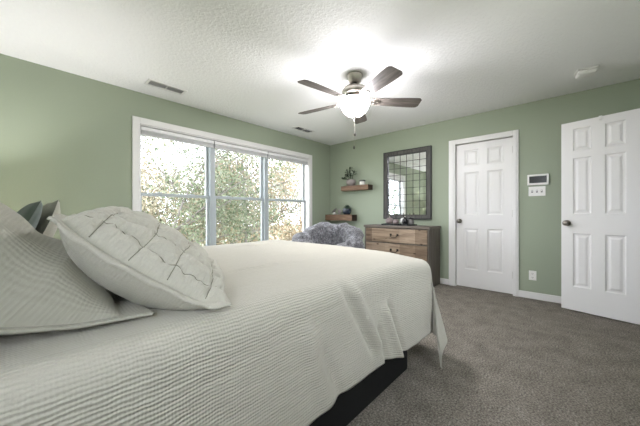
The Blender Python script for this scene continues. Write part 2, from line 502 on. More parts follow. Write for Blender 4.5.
fill_win2 = tag(bpy.data.objects.new('fill_window_2', None), 'unseen white window added as daylight fill in the wall that holds the open door', 'window', None, 'structure')
COL.objects.link(fill_win2)  # unseen window, put in to throw daylight on the near side of the bed
b = B()
for a, c in (((RX0 - cw, Y0, RZ0 - 0.02), (RX0, Y0 + 0.018, RZ1 + cw)), ((RX1, Y0, RZ0 - 0.02), (RX1 + cw, Y0 + 0.018, RZ1 + cw)), ((RX0, Y0, RZ1), (RX1, Y0 + 0.018, RZ1 + cw)), ((RX0 - 0.08, Y0, RZ0 - 0.03), (RX1 + 0.08, Y0 + 0.04, RZ0))):
    bev_box(b, a, c, 0.004, 1)
obj('window_casing', b, 'white_paint', fill_win2)
for (x0, x1) in ((RX0, (RX0 + RX1) / 2), ((RX0 + RX1) / 2, RX1)):
    b = B(); s = 0.04; y0, y1 = Y0 - 0.11, Y0 - 0.07
    bev_box(b, (x0, y0, RZ0), (x0 + s, y1, RZ1), 0.003, 1); bev_box(b, (x1 - s, y0, RZ0), (x1, y1, RZ1), 0.003, 1)
    bev_box(b, (x0 + s, y0, RZ0), (x1 - s, y1, RZ0 + s), 0.003, 1); bev_box(b, (x0 + s, y0, RZ1 - s), (x1 - s, y1, RZ1), 0.003, 1)
    so = obj('sash', b, 'vinyl', fill_win2)
    b = B(); quad_box(b, (x0 + s - 0.005, y0 + 0.018, RZ0 + s - 0.005), (x1 - s + 0.005, y0 + 0.022, RZ1 - s + 0.005)); obj('pane', b, 'glass', so)

fill_win3 = tag(bpy.data.objects.new('fill_window_3', None), 'unseen white window added for extra light in the wall at the head of the bed', 'window', None, 'structure')
COL.objects.link(fill_win3)  # unseen window, put in to brighten the open door and right wall
b = B()
for a, c in (((X0, HY0 - cw, RZ0 - 0.02), (X0 + 0.018, HY0, RZ1 + cw)), ((X0, HY1, RZ0 - 0.02), (X0 + 0.018, HY1 + cw, RZ1 + cw)), ((X0, HY0, RZ1), (X0 + 0.018, HY1, RZ1 + cw)), ((X0, HY0 - 0.08, RZ0 - 0.03), (X0 + 0.04, HY1 + 0.08, RZ0))):
    bev_box(b, a, c, 0.004, 1)
obj('window_casing', b, 'white_paint', fill_win3)
b = B(); s = 0.04; q0, q1 = X0 - 0.11, X0 - 0.07
bev_box(b, (q0, HY0, RZ0), (q1, HY0 + s, RZ1), 0.003, 1); bev_box(b, (q0, HY1 - s, RZ0), (q1, HY1, RZ1), 0.003, 1)
bev_box(b, (q0, HY0 + s, RZ0), (q1, HY1 - s, RZ0 + s), 0.003, 1); bev_box(b, (q0, HY0 + s, RZ1 - s), (q1, HY1 - s, RZ1), 0.003, 1)
so = obj('sash', b, 'vinyl', fill_win3)
b = B(); quad_box(b, (q0 + 0.018, HY0 + s - 0.005, RZ0 + s - 0.005), (q0 + 0.022, HY1 - s + 0.005, RZ1 - s + 0.005)); obj('pane', b, 'glass', so)

SHL = ['pale pleated shade raised at the left third of the window', 'pale pleated shade raised at the middle third of the window', 'pale pleated shade raised at the right third of the window']
for i, (sx0, sx1) in enumerate(((WX0 + 0.018, 1.834), (1.846, 2.744), (2.756, WX1 - 0.018))):
    sh = thing('window_shade', SHL[i], 'window shade', (sx0, Y1 + 0.03, WZ1 - jt), 0, 'raised shades at the top of the window')
    L = sx1 - sx0
    b = B(); bev_box(b, (0, -0.026, -0.052), (L, 0.03, -0.008), 0.004, 2); obj('head_rail', b, 'shade_rail', sh)
    b = B()
    for k in range(6):
        z = -0.054 - k * 0.0055
        bev_box(b, (0.004, -0.02, z - 0.0048), (L - 0.004, 0.024, z), 0.002, 1)
    obj('pleated_fabric', b, 'shade', sh)
    b = B(); bev_box(b, (0.002, -0.022, -0.103), (L - 0.002, 0.026, -0.0875), 0.003, 1); obj('bottom_rail', b, 'shade', sh)

# ------------------------------------------------------------------ doors
def door_slab(w, h, t, panels):
    """six-panel slab: x 0..w, front at y=0 facing -y, back at y=t"""
    b = B()
    rings = [(0.0, 0.0), (0.010, 0.008), (0.024, 0.009), (0.044, 0.002)]
    xs = sorted({0, w, *[p[0] for p in panels], *[p[2] for p in panels]})
    zs = sorted({0, h, *[p[1] for p in panels], *[p[3] for p in panels]})
    for side in (0, 1):
        def P(x, z, d): return b.verts.new((x, d if side == 0 else t - d, z))
        for i in range(len(xs) - 1):
            for j in range(len(zs) - 1):
                cx, cz = (xs[i] + xs[i+1]) / 2, (zs[j] + zs[j+1]) / 2
                if any(p[0] < cx < p[2] and p[1] < cz < p[3] for p in panels): continue
                b.faces.new([P(xs[i], zs[j], 0), P(xs[i+1], zs[j], 0), P(xs[i+1], zs[j+1], 0), P(xs[i], zs[j+1], 0)])
        for (px0, pz0, px1, pz1) in panels:
            prev = None
            for (ins, d) in rings:
                c = [(px0 + ins, pz0 + ins, d), (px1 - ins, pz0 + ins, d), (px1 - ins, pz1 - ins, d), (px0 + ins, pz1 - ins, d)]
                if prev:
                    for k in range(4):
                        k2 = (k + 1) % 4
                        b.faces.new([P(*prev[k]), P(*prev[k2]), P(*c[k2]), P(*c[k])])
                prev = c
            b.faces.new([P(*q) for q in prev])
    for a, c in (((0, 0), (w, 0)), ((w, 0), (w, h)), ((w, h), (0, h)), ((0, h), (0, 0))):
        b.faces.new([b.verts.new((a[0], 0, a[1])), b.verts.new((c[0], 0, c[1])), b.verts.new((c[0], t, c[1])), b.verts.new((a[0], t, a[1]))])
    bmesh.ops.remove_doubles(b, verts=b.verts[:], dist=1e-5)
    return b

def knob(parent, x, z, t, both=True):
    b = B()
    prof = [(0.0, 0.0), (0.032, 0.0), (0.032, 0.006), (0.026, 0.011), (0.013, 0.013), (0.012, 0.03), (0.02, 0.036), (0.028, 0.044), (0.0295, 0.053), (0.026, 0.062), (0.016, 0.067), (0.0, 0.068)]
    lathe(b, prof, 24, Matrix.Translation((x, 0, z)) @ Matrix.Rotation(R(90), 4, 'X'))
    if both:
        lathe(b, prof, 24, Matrix.Translation((x, t, z)) @ Matrix.Rotation(R(-90), 4, 'X'))
    o = obj('door_knob', b, 'knob_metal', parent, True)
    o['label'] = 'round brushed nickel knob'

# closed door in the far wall
d1 = tag(bpy.data.objects.new('door_1', None), 'closed white six-panel door between mirror and thermostat', 'door', None, 'structure'); COL.objects.link(d1)
d1.location = (X1 + 0.03, DY1 - 0.004, 0.012); d1.rotation_euler = (0, 0, R(-90))
w1 = DY1 - DY0 - 0.008
pn = []
for (a, c) in ((0.108, 0.288), (w1 - 0.288, w1 - 0.108)):
    for (z0, z1) in ((0.25, 0.83), (1.025, 1.63), (1.72, 1.945)):
        pn.append((a, z0, c, z1))
obj('door_slab', door_slab(w1, 2.032, 0.035, pn), 'white_paint', d1)
knob(d1, 0.042, 0.935, 0.035)
b = B()
for z in (0.2, 1.0, 1.83):
    tube(b, [(w1 + 0.002, -0.006, z), (w1 + 0.002, -0.006, z + 0.09)], 0.006, 8)
obj('door_hinge', b, 'nickel', d1)
b = B()
cf = X1 - 0.018
for (y0, y1, z0, z1) in ((DY1, DY1 + 0.09, 0.0, DZ + 0.068), (DY0 - 0.062, DY0, 0.0, DZ + 0.068), (DY0 - 0.001, DY1 + 0.001, DZ, DZ + 0.068)):
    bev_box(b, (cf, y0, z0), (X1, y1, z1), 0.005, 2)
    inner = 0.02
    bev_box(b, (cf - 0.006, y0 + inner if z0 == 0.0 else y0, z0 + (0 if z0 == 0.0 else inner)), (cf + 0.001, y1 - inner if z0 == 0.0 else y1, z1 - 0.012), 0.003, 1)
for (y0, y1, z0, z1) in ((DY1, DY1 + 0.018, 0, DZ + 0.018), (DY0 - 0.018, DY0, 0, DZ + 0.018), (DY0, DY1, DZ, DZ + 0.018)):
    quad_box(b, (X1, y0, z0), (X1 + T, y1, z1))
for (y0, y1, z0, z1) in ((DY1 - 0.014, DY1, 0.002, DZ), (DY0, DY0 + 0.014, 0.002, DZ), (DY0 + 0.014, DY1 - 0.014, DZ - 0.014, DZ), (DY0 + 0.014, DY1 - 0.014, 0.002, 0.02)):
    quad_box(b, (X1 + 0.0655, y0, z0), (X1 + 0.1, y1, z1))
struct('trim_1', b, 'white_paint', 'white casing around the closed door', 'door casing')

# open door swung against the far wall
d2 = tag(bpy.data.objects.new('door_2', None), 'open white six-panel door standing at the right edge', 'door', None, 'structure'); COL.objects.link(d2)
EX, EY = 4.075, 0.088
th = math.atan2(-0.97, -0.24)
d2.location = (EX, EY, 0.014); d2.rotation_euler = (0, 0, th)
w2 = 0.61
pn = []
for (a, c) in ((0.098, 0.243), (w2 - 0.266, w2 - 0.121)):
    for (z0, z1) in ((0.255, 0.83), (1.04, 1.64), (1.715, 1.955)):
        pn.append((a, z0, c, z1))
obj('door_slab', door_slab(w2, 2.032, 0.035, pn), 'white_paint', d2)
knob(d2, 0.05, 0.94, 0.035)
b = B()
for z in (0.2, 1.0, 1.83):
    tube(b, [(w2 + 0.004, 0.04, z), (w2 + 0.004, 0.04, z + 0.09)], 0.006, 8)
obj('door_hinge', b, 'nickel', d2)
b = B()
for (x0, x1, z0, z1) in ((CX0 - 0.065, CX0, 0, 2.125), (CX1, CX1 + 0.065, 0, 2.125), (CX0, CX1, 2.06, 2.125)):
    bev_box(b, (x0, Y0, z0), (x1, Y0 + 0.016, z1), 0.004, 1)
struct('trim_2', b, 'white_paint', 'white casing around the doorway of the open door', 'door casing')
# hook over the open door
hk = obj('door_hook', B(), 'white_paint')
b = B(); c0 = 0.31
bev_box(b, (c0 - 0.012, -0.006, 2.036), (c0 + 0.012, 0.040, 2.0385), 0.001, 1)
bev_box(b, (c0 - 0.012, -0.006, 1.99), (c0 + 0.012, -0.0035, 2.037), 0.001, 1)
bev_box(b, (c0 - 0.012, 0.0375, 2.0), (c0 + 0.012, 0.040, 2.037), 0.001, 1)
tube(b, [(c0, -0.006, 2.0), (c0, -0.018, 1.992), (c0, -0.024, 2.0), (c0, -0.026, 2.012)], 0.004, 8)
bmesh.ops.recalc_face_normals(b, faces=b.faces[:])
b.to_mesh(hk.data); b.free()
hk.location = d2.location; hk.rotation_euler = d2.rotation_euler
tag(hk, 'small white hook over the top of the open door', 'hook')

# ------------------------------------------------------------------ bed
BX0, BXF = -0.17, 2.05
bed = thing('bed', 'king bed with a black platform base under the pale coverlet', 'bed', (0.9, 1.75, 0))
b = B(); bev_box(b, (BX0 - 0.9, 0.825 - 1.75, 0.002), (1.79 - 0.9, 2.66 - 1.75, 0.30), 0.01, 2)
o = obj('platform_base', b, 'black_base', bed); o['label'] = 'black platform base'
b = B(); bev_box(b, (BX0 - 0.9, 0.85 - 1.75, 0.301), (2.10 - 0.9, 2.66 - 1.75, 0.695), 0.05, 4)
obj('mattress', b, 'mattress', bed, True)

b = B(); bev_box(b, (BX0 - 0.08 - 0.9, 0.85 - 1.75, 0.002), (BX0 - 0.005 - 0.9, 2.66 - 1.75, 1.0), 0.012, 2)
obj('headboard', b, 'black_base', bed)
ns = thing('nightstand', 'unseen dark wooden nightstand added under the fill lamp beyond the far side of the bed', 'nightstand', (-0.27, 3.08, 0))  # out of view, put in to carry the added lamp
b = B(); bev_box(b, (-0.2, -0.24, 0.57), (0.2, 0.24, 0.60), 0.004, 1); obj('top', b, 'dresser_top', ns)
b = B(); bev_box(b, (-0.19, -0.23, 0.15), (0.19, 0.23, 0.569), 0.004, 1); obj('case', b, 'dresser', ns)
b = B(); bev_box(b, (0.191, -0.21, 0.36), (0.206, 0.21, 0.55), 0.003, 1); dw = obj('drawer', b, 'drawer', ns)
b = B(); lathe(b, [(0, 0), (0.008, 0), (0.006, 0.012), (0.014, 0.02), (0.01, 0.028), (0, 0.03)], 12, Matrix.Translation((0.2065, 0, 0.455)) @ Matrix.Rotation(R(90), 4, 'Y')); obj('knob', b, 'dark_metal', dw, True)
for fx in (-0.16, 0.16):
    for fy in (-0.2, 0.2):
        b = B(); tube(b, [(fx, fy, 0.002), (fx, fy, 0.1495)], [0.014, 0.02], 10); obj('leg', b, 'dresser', ns)
tl_ = thing('fill_lamp', 'unseen bedside lamp with a pale drum shade, added to brighten the room', 'lamp', (-0.27, 3.08, 0.6005))  # unseen lamp, added to lift the left wall and ceiling
b = B(); lathe(b, [(0, 0), (0.07, 0.0), (0.07, 0.01), (0.03, 0.02), (0.05, 0.08), (0.065, 0.14), (0.045, 0.21), (0.014, 0.25), (0.010, 0.34), (0, 0.34)], 28); obj('base', b, 'stone_white', tl_, True)
b = B(); lathe(b, [(0.150, 0.29), (0.120, 0.51), (0.118, 0.51), (0.148, 0.29), (0.150, 0.29)], 36); obj('lamp_shade', b, 'lamp_shade', tl_, True)
b = B(); lathe(b, ball_profile(0.035, 0.35), 16); o = obj('bulb', b, 'bulb', tl_, True); o['label'] = 'glowing bulb of the added lamp'

RC = 0.09
EXF, EYN, EYF = 2.185 - RC, 0.79 + RC, 2.72 - RC      # where the cloth starts to roll over
def roll(rho):
    q = RC * math.pi / 2
    if rho < q:
        return RC * math.sin(rho / RC), RC * (1 - math.cos(rho / RC))
    return RC, RC + (rho - q)

def fold(p, q0, q1, width):
    """distance profile of a slanted crease on the hanging side, in (x, z)"""
    a = Vector(q0); c = Vector(q1); d = c - a
    t = max(-0.1, min(1.15, (Vector(p) - a).dot(d) / d.length_squared))
    dist = (Vector(p) - a - d * t)
    s = dist.x
    k = max(0, min(1, (t + 0.1) * 5)) * max(0, min(1, (1.15 - t) * 5))
    return k * math.exp(-(s / width) ** 2), k, s

def coverlet_pt(x, y):
    a = max(0.0, x - EXF)
    bn = max(0.0, EYN - y); bf = max(0.0, y - EYF)
    bx = max(bn, bf); sg = -1 if bn > 0 else 1
    rho = math.hypot(a, bx)
    px, py = min(x, EXF), min(max(y, EYN), EYF)
    crown = 0.742 + 0.012 * math.sin(max(0, min(1, (py - EYN) / (EYF - EYN))) * math.pi) * min(1, max(0, (EXF + 0.1 - px) / 0.5))
    crown += 0.006 * noise.noise(Vector((x * 1.6, y * 2.2, 3.1))) + 0.0035 * noise.noise(Vector((x * 2.0, y * 9.0, 1.7)))
    # long soft wrinkles running towards the foot
    crown += 0.006 * math.exp(-((y - 1.93 - 0.145 * (x - 1.2)) / 0.022) ** 2) * max(0, 1 - abs(x - 1.25) / 0.65)
    crown += 0.013 * math.exp(-((y - 1.32 + 0.06 * (x - 0.9)) / 0.02) ** 2) * max(0, 1 - abs(x - 0.95) / 0.5)
    crown += 0.014 * math.exp(-((y - 2.3 + 0.10 * (x - 1.2)) / 0.022) ** 2) * max(0, 1 - abs(x - 1.5) / 0.6)
    crown -= 0.035 * math.exp(-(((x - EXF - 0.05) / 0.22) ** 2 + ((y - EYN + 0.05) / 0.28) ** 2)) if rho <= 0 else 0.035 * math.exp(-(((px - EXF - 0.05) / 0.22) ** 2 + ((py - EYN + 0.05) / 0.28) ** 2))
    if rho <= 0:
        return Vector((px, py, crown))
    th_ = math.atan2(a, bx)
    h, d = roll(rho)
    k = max(0.0, d - 0.06)
    dirv = Vector((math.sin(th_), sg * math.cos(th_), 0))
    flare = 0.06 * k
    pos = Vector((px, py, crown - d)) + dirv * (h + flare)
    mid = math.exp(-((th_ - R(44)) / R(25)) ** 2)
    # corner cloth falls into one long cone fold that leans outwards
    pos += Vector((-0.36, sg * 0.20, 0)) * (mid * k)
    pos += Vector((0, -sg * 0.10, 0)) * (k * math.exp(-((th_ - R(14)) / R(6)) ** 2))
    pos += Vector((-0.05, sg * 0.24, 0)) * (k * math.exp(-((th_ - R(70)) / R(13)) ** 2))
    # gentle waves in the hanging cloth
    wv = min(1, k / 0.25)
    if th_ < R(8):
        zz = pos.z
        off = 0.012 * wv * noise.noise(Vector((x * 3.0, zz * 1.2, 0.4))) + 0.004 * wv * noise.noise(Vector((x * 9.0 + zz * 4, zz * 3, 2.4)))
        for q0, q1, wd, am in (((1.05, 0.69), (1.27, 0.34), 0.022, -0.016), ((1.10, 0.69), (1.33, 0.34), 0.03, 0.016), ((1.39, 0.54), (1.54, 0.20), 0.028, 0.022),
                               ((1.45, 0.54), (1.60, 0.22), 0.02, -0.014), ((1.33, 0.45), (1.44, 0.18), 0.022, -0.016), ((0.78, 0.60), (0.90, 0.24), 0.05, 0.012), ((0.85, 0.5), (0.99, 0.24), 0.03, -0.008)):
            f, _, _ = fold((px, zz), q0, q1, wd)
            off += 1.55 * am * f
        pos.y += sg * off
    else:
        pos += dirv * (0.015 * wv * noise.noise(Vector((x * 4, y * 4, 5.5))))
    pos.z = max(pos.z, 0.012 + 0.02 * (1 - mid))
    return pos

def coverlet():
    Lf, Ln, Lk = EXF + 0.575, EYN - 0.575, EYF + 0.55
    xs = []; x = BX0
    while x < Lf: xs.append(x); x += 0.011
    xs.append(Lf)
    ys = []; y = Ln
    while y < Lk: ys.append(y); y += 0.0115
    ys.append(Lk)
    n, m = len(xs), len(ys)
    verts = []
    for x in xs:
        for y in ys:
            yy = y
            if y < EYN:                       # uneven hem: the hanging cloth is cut at a slightly wavy line
                t = (EYN - y) / (EYN - Ln)
                yy = EYN - t * (EYN - Ln + 0.018 * math.sin(x * 4.1 + 0.6) - 0.01)
            verts.append(coverlet_pt(x, yy))
    faces = [(i*m + j, (i+1)*m + j, (i+1)*m + j + 1, i*m + j + 1) for i in range(n-1) for j in range(m-1)]
    me = bpy.data.meshes.new('coverlet')
    me.from_pydata(verts, [], faces)
    uv = me.uv_layers.new(name='UVMap')
    for p in me.polygons:
        p.use_smooth = True
        for li in p.loop_indices:
            v = me.loops[li].vertex_index
            uv.data[li].uv = (xs[v // m], ys[v % m])
    me.materials.append(M['coverlet'])
    o = bpy.data.objects.new('coverlet', me); COL.objects.link(o)
    s = o.modifiers.new('thickness', 'SOLIDIFY'); s.thickness = 0.007; s.offset = -1
    tag(o, 'pale crinkled gauze coverlet draped over the bed', 'coverlet')
coverlet()

# ------------------------------------------------------------------ pillows
def spline(pts, t):
    n = len(pts) - 1
    f = max(0.0, min(n - 1e-6, t * n)); i = int(f); u = f - i
    p0, p1, p2, p3 = (Vector(pts[max(0, min(n, k))]) for k in (i-1, i, i+1, i+2))
    return 0.5 * ((2*p1) + (-p0 + p2)*u + (2*p0 - 5*p1 + 4*p2 - p3)*u*u + (-p0 + 3*p1 - 3*p2 + p3)*u**3)

def pillow_fn(curve, yc, half, pinch, Tf, Tb, nrm, uc, wc, sag=None, wob=0.0, seed=0.0, quilt=None, pw=0.55, yaw=0.0, tip=0.0):
    N0 = Vector((nrm[0], 0, nrm[1])).normalized()
    def fn(u, w, side):
        ww = w * (1 - pinch * 0.5 * (1 - u*u))
        c = spline(curve, (ww + 1) / 2)
        uu = u * (1 - pinch * (1 - w*w))
        p = Vector((c[0], yc + uu * half, c[1]))
        qu, qw = min(1, abs(u) / uc), min(1, abs(w) / wc)
        q = max(0.0, (1 - qu**2.6) * (1 - qw**2.6)) ** pw
        d = (Tf if side > 0 else Tb) * q
        if tip:                                   # the corner that lies on the bed is hardly filled
            d *= max(0.0, min(1.0, (w + 0.70) / 0.65)) ** 0.8
        nz = noise.noise(Vector((u * half * 7 + seed, w * 2.2, seed))) * wob
        if quilt and side > 0:
            d += quilt(u, w) * min(1, q * 3)
        rim = 0.005 if uc < 0.95 else 0.005 * max(0.0, min(1, (1 - abs(u)) * 12, (1 - abs(w)) * 12))
        p = p + N0 * (side * (d + rim) + nz * (0.35 + q))
        if yaw:
            pv = Vector((curve[len(curve) // 2][0], yc - half, 0)); p = Matrix.Rotation(-yaw, 3, 'Z') @ (p - pv) + pv
        if X0 < p.x < EXF and EYN - 0.02 < p.y < EYF:
            p.z = max(p.z, coverlet_pt(max(p.x, BX0), max(p.y, EYN)).z + 0.004)
        return p
    return fn

def grid_mesh(name, fn, side, us, ws, mat, parent, half, wl, extra=None):
    n, m = len(us), len(ws)
    verts = [fn(u, w, side) for u in us for w in ws]
    faces = [(i*m + j, (i+1)*m + j, (i+1)*m + j + 1, i*m + j + 1) for i in range(n-1) for j in range(m-1)]
    if side < 0: faces = [f[::-1] for f in faces]
    me = bpy.data.meshes.new(name); me.from_pydata(verts, [], faces)
    uv = me.uv_layers.new(name='UVMap')
    for p in me.polygons:
        p.use_smooth = True
        for li in p.loop_indices:
            v = me.loops[li].vertex_index
            uv.data[li].uv = (us[v // m] * half, ws[v % m] * wl / 2)
    me.materials.append(M[mat])
    if extra:
        me.materials.append(M[extra[0]])
        for p in me.polygons:
            v = p.vertices
            u = sum(us[k // m] for k in v) / 4; w = sum(ws[k % m] for k in v) / 4
            if extra[1](u, w): p.material_index = 1
    o = bpy.data.objects.new(name, me); COL.objects.link(o); o.parent = parent
    return o

def lin(a, b_, n): return [a + (b_ - a) * i / n for i in range(n + 1)]

def flange_mesh(name, fn, uc, wc, mat, parent, half, wl, n=90, ruffle=0.0):
    """flat border outside the filled core, thin on both faces, with a rolled rim"""
    rings = []
    loop = []
    for t in lin(-1, 1, n)[:-1]: loop.append((t, -1))
    for t in lin(-1, 1, n)[:-1]: loop.append((1, t))
    for t in lin(1, -1, n)[:-1]: loop.append((t, 1))
    for t in lin(1, -1, n)[:-1]: loop.append((-1, t))
    vs, uvs = [], []
    L = len(loop)
    for (s, side) in ((0.0, 1), (0.5, 1), (1.0, 1), (1.0, -1), (0.5, -1), (0.0, -1)):
        for (u, w) in loop:
            cu = u * (uc + (1 - uc) * s); cw_ = w * (wc + (1 - wc) * s)
            p = fn(cu, cw_, side)
            if ruffle:
                p = p + Vector((0, 0, 1)) * ruffle * s * math.sin((u * 9 + w * 8) * 2.2)
            vs.append(p); uvs.append((cu * half, cw_ * wl / 2))
    faces = []
    for r in range(5):
        for k in range(L):
            k2 = (k + 1) % L
            faces.append((r*L + k, r*L + k2, (r+1)*L + k2, (r+1)*L + k))
    me = bpy.data.meshes.new(name); me.from_pydata(vs, [], faces)
    uv = me.uv_layers.new(name='UVMap')
    for p in me.polygons:
        p.use_smooth = True
        for li in p.loop_indices: uv.data[li].uv = uvs[me.loops[li].vertex_index]
    me.materials.append(M[mat])
    bm = bmesh.new(); bm.from_mesh(me); bmesh.ops.recalc_face_normals(bm, faces=bm.faces[:]); bm.to_mesh(me); bm.free()
    o = bpy.data.objects.new(name, me); COL.objects.link(o); o.parent = parent
    return o

# quilted sham in front: near end towards the camera, face leaning back
QU = [-0.76, -0.55, -0.30, 0.02, 0.34, 0.64]; QW = [-0.56, -0.18, 0.20, 0.58]
def wu(k, w): return k + 0.035 * math.sin(w * 4 + k * 9)
def ww_(k, u): return k + 0.035 * math.sin(u * 5 + k * 7)
def q_lines(u, w):
    du = min(abs(u - wu(k, w)) for k in QU) * 0.36
    dw = min(abs(w - ww_(k, u)) for k in QW) * 0.29
    return du, dw
def quilt_h(u, w):
    du, dw = q_lines(u, w)
    d = min(du, dw)
    h = 0.022 * (1 - math.exp(-(d / 0.02) ** 1.2)) - 0.013
    pk = math.exp(-(d / 0.03) ** 2)
    return h + 0.009 * pk * noise.noise(Vector((u * 17, w * 17, 1))) + 0.006 * noise.noise(Vector((u * 8, w * 8, 4)))
qp = thing('quilted_pillow', 'beige quilted pillow leaning in front, its corner pointing down the bed', 'pillow', (0, 0, 0))
qcurve = [(0.53, 0.764), (0.45, 0.768), (0.345, 0.83), (0.235, 0.91), (0.14, 0.99), (0.088, 1.055)]
QS = -0.045
qcurve = [(a + QS, c) for a, c in qcurve]
qfn = pillow_fn(qcurve, 1.285, 0.37, 0.055, 0.135, 0.125, (0.60, 0.80), 0.90, 0.90, wob=0.006, seed=2.0, quilt=quilt_h, yaw=R(20))
us, ws = lin(-0.90, 0.90, 170), lin(-0.90, 0.90, 150)
grid_mesh('quilted_face', qfn, 1, us, ws, 'quilt', qp, 0.37, 0.58)
b = B()
for k in QU: tube(b, [qfn(wu(k, w), w, 1) + Vector((0.6, 0, 0.8)) * 0.0004 for w in lin(-0.89, 0.89, 90)], 0.0017, 5)
for k in QW: tube(b, [qfn(u, ww_(k, u), 1) + Vector((0.6, 0, 0.8)) * 0.0004 for u in lin(-0.89, 0.89, 90)], 0.0017, 5)
o = obj('stitching', b, 'stitch', qp, True); o['label'] = 'dark stitching lines of the quilting'
us, ws = lin(-0.90, 0.90, 70), lin(-0.90, 0.90, 60)
grid_mesh('back_face', qfn, -1, us, ws, 'quilt_back', qp, 0.37, 0.58)
flange_mesh('flange', qfn, 0.90, 0.90, 'quilt', qp, 0.37, 0.58, ruffle=0.003)

# waffle sham at the left, slumped against the head of the bed
sp_ = thing('waffle_pillow', 'beige waffle gauze pillow slumped at the left edge of the photo', 'pillow', (0, 0, 0))
scurve = [(0.280, 0.757), (0.20, 0.760), (0.08, 0.768), (-0.04, 0.80), (-0.12, 0.88), (-0.16, 0.97), (-0.18, 1.04)]
sfn = pillow_fn(scurve, 1.205, 0.265, 0.07, 0.215, 0.03, (0.66, 0.75), 0.90, 0.92, wob=0.024, seed=7.0, pw=0.45, tip=1.0)
us, ws = lin(-0.90, 0.90, 90), lin(-0.92, 0.92, 90)
grid_mesh('front_face', sfn, 1, us, ws, 'sham', sp_, 0.40, 0.66)
grid_mesh('back_face', sfn, -1, us[::2], ws[::2], 'sham', sp_, 0.40, 0.66)
flange_mesh('flange', sfn, 0.90, 0.92, 'sham', sp_, 0.40, 0.66)

# grey-green pillow behind, its corner poking up between the two
gp = thing('green_pillow', 'grey-green pillow with a pointed corner standing behind the quilted pillow', 'pillow', (0, 0, 0))
gcurve = [(-0.07, 0.775), (-0.05, 0.86), (-0.01, 0.95), (0.03, 1.03), (0.062, 1.112)]
gfn = pillow_fn(gcurve, 1.88, 0.40, 0.14, 0.035, 0.05, (0.95, -0.3), 0.96, 0.96, wob=0.006, seed=4.0)
us, ws = lin(-1, 1, 50), lin(-1, 1, 50)
grid_mesh('front_face', gfn, 1, us, ws, 'green_cloth', gp, 0.40, 0.4)
grid_mesh('back_face', gfn, -1, us, ws, 'green_cloth', gp, 0.40, 0.4)
hp = thing('beige_pillow', 'pale beige pillow standing at the back, its corner just right of the grey-green one', 'pillow', (0, 0, 0))
hcurve = [(0.04, 0.775), (0.05, 0.86), (0.075, 0.95), (0.105, 1.03), (0.132, 1.128)]
hfn = pillow_fn(hcurve, 2.17, 0.40, 0.12, 0.05, 0.03, (0.95, -0.3), 0.96, 0.96, wob=0.006, seed=9.0)
grid_mesh('front_face', hfn, 1, us, ws, 'quilt_back', hp, 0.40, 0.4)
grid_mesh('back_face', hfn, -1, us, ws, 'quilt_back', hp, 0.40, 0.4)

# ------------------------------------------------------------------ ceiling fan
FX, FY = 2.27, 1.60
fan = thing('ceiling_fan', 'five-blade brushed nickel ceiling fan with a lit glass bowl', 'ceiling fan', (FX, FY, ZC))
def zf(z): return z - ZC
b = B(); lathe(b, [(0, -0.0005), (0.076, -0.0005), (0.078, -0.012), (0.072, -0.028), (0.058, -0.07), (0.048, -0.078), (0.022, -0.082), (0.0, -0.083)], 40)
obj('canopy', b, 'nickel', fan, True)
b = B(); lathe(b, [(0.0, -0.083), (0.024, -0.083), (0.026, -0.094), (0.013, -0.098), (0.013, -0.115), (0.0, -0.115)], 20)
obj('downrod', b, 'dark_metal', fan, True)
b = B(); lathe(b, [(0, -0.112), (0.03, -0.113), (0.075, -0.120), (0.112, -0.136), (0.128, -0.158), (0.130, -0.182), (0.122, -0.200), (0.105, -0.214), (0.09, -0.222), (0.0, -0.222)], 48)
obj('motor_housing', b, 'nickel', fan, True)
b = B(); lathe(b, [(0.0, -0.222), (0.075, -0.222), (0.085, -0.232), (0.085, -0.246), (0.13, -0.250), (0.136, -0.254), (0.0, -0.255)], 40)
obj('light_fitter', b, 'nickel', fan, True)
b = B()
bp = [(0.0, -0.2555), (0.138, -0.2555), (0.143, -0.263)]
for k in range(1, 15):
    a = k / 14 * math.pi / 2
    bp.append((0.143 * math.cos(a) ** 0.9 if k < 14 else 0.0, -0.263 - 0.152 * math.sin(a)))
lathe(b, bp, 48)
o = obj('glass_bowl', b, 'bowl', fan, True); o['label'] = 'glowing frosted glass bowl'
b = B(); lathe(b, [(0, -0.413), (0.022, -0.414), (0.020, -0.424), (0.010, -0.430), (0.009, -0.437), (0.0, -0.441)], 20)
obj('finial', b, 'nickel', fan, True)
ZBL = 2.178 - ZC
def blade_bm():
    b = B()
    L0, L1 = 0.16, 0.665
    n = 26; t = 0.006
    prof = []
    for i in range(n + 1):
        s = i / n
        x = L0 + (L1 - L0) * s
        hw = 0.052 + 0.022 * min(1, s / 0.75)
        if s > 0.88:
            q = (s - 0.88) / 0.12
            hw *= math.sqrt(max(0.0, 1 - (q ** 4.5) * 0.55))
        if s < 0.08:
            hw *= 0.72 + 0.28 * math.sqrt(s / 0.08)
        prof.append((x, hw))
    rows = []
    for x, hw in prof:
        rows.append([b.verts.new((x, y, z)) for y, z in ((-hw, -t/2), (-hw, t/2), (hw, t/2), (hw, -t/2))])
    for i in range(n):
        for k in range(4):
            b.faces.new((rows[i][k], rows[i][(k+1) % 4], rows[i+1][(k+1) % 4], rows[i+1][k]))
    b.faces.new(rows[0]); b.faces.new(rows[-1][::-1])
    return b
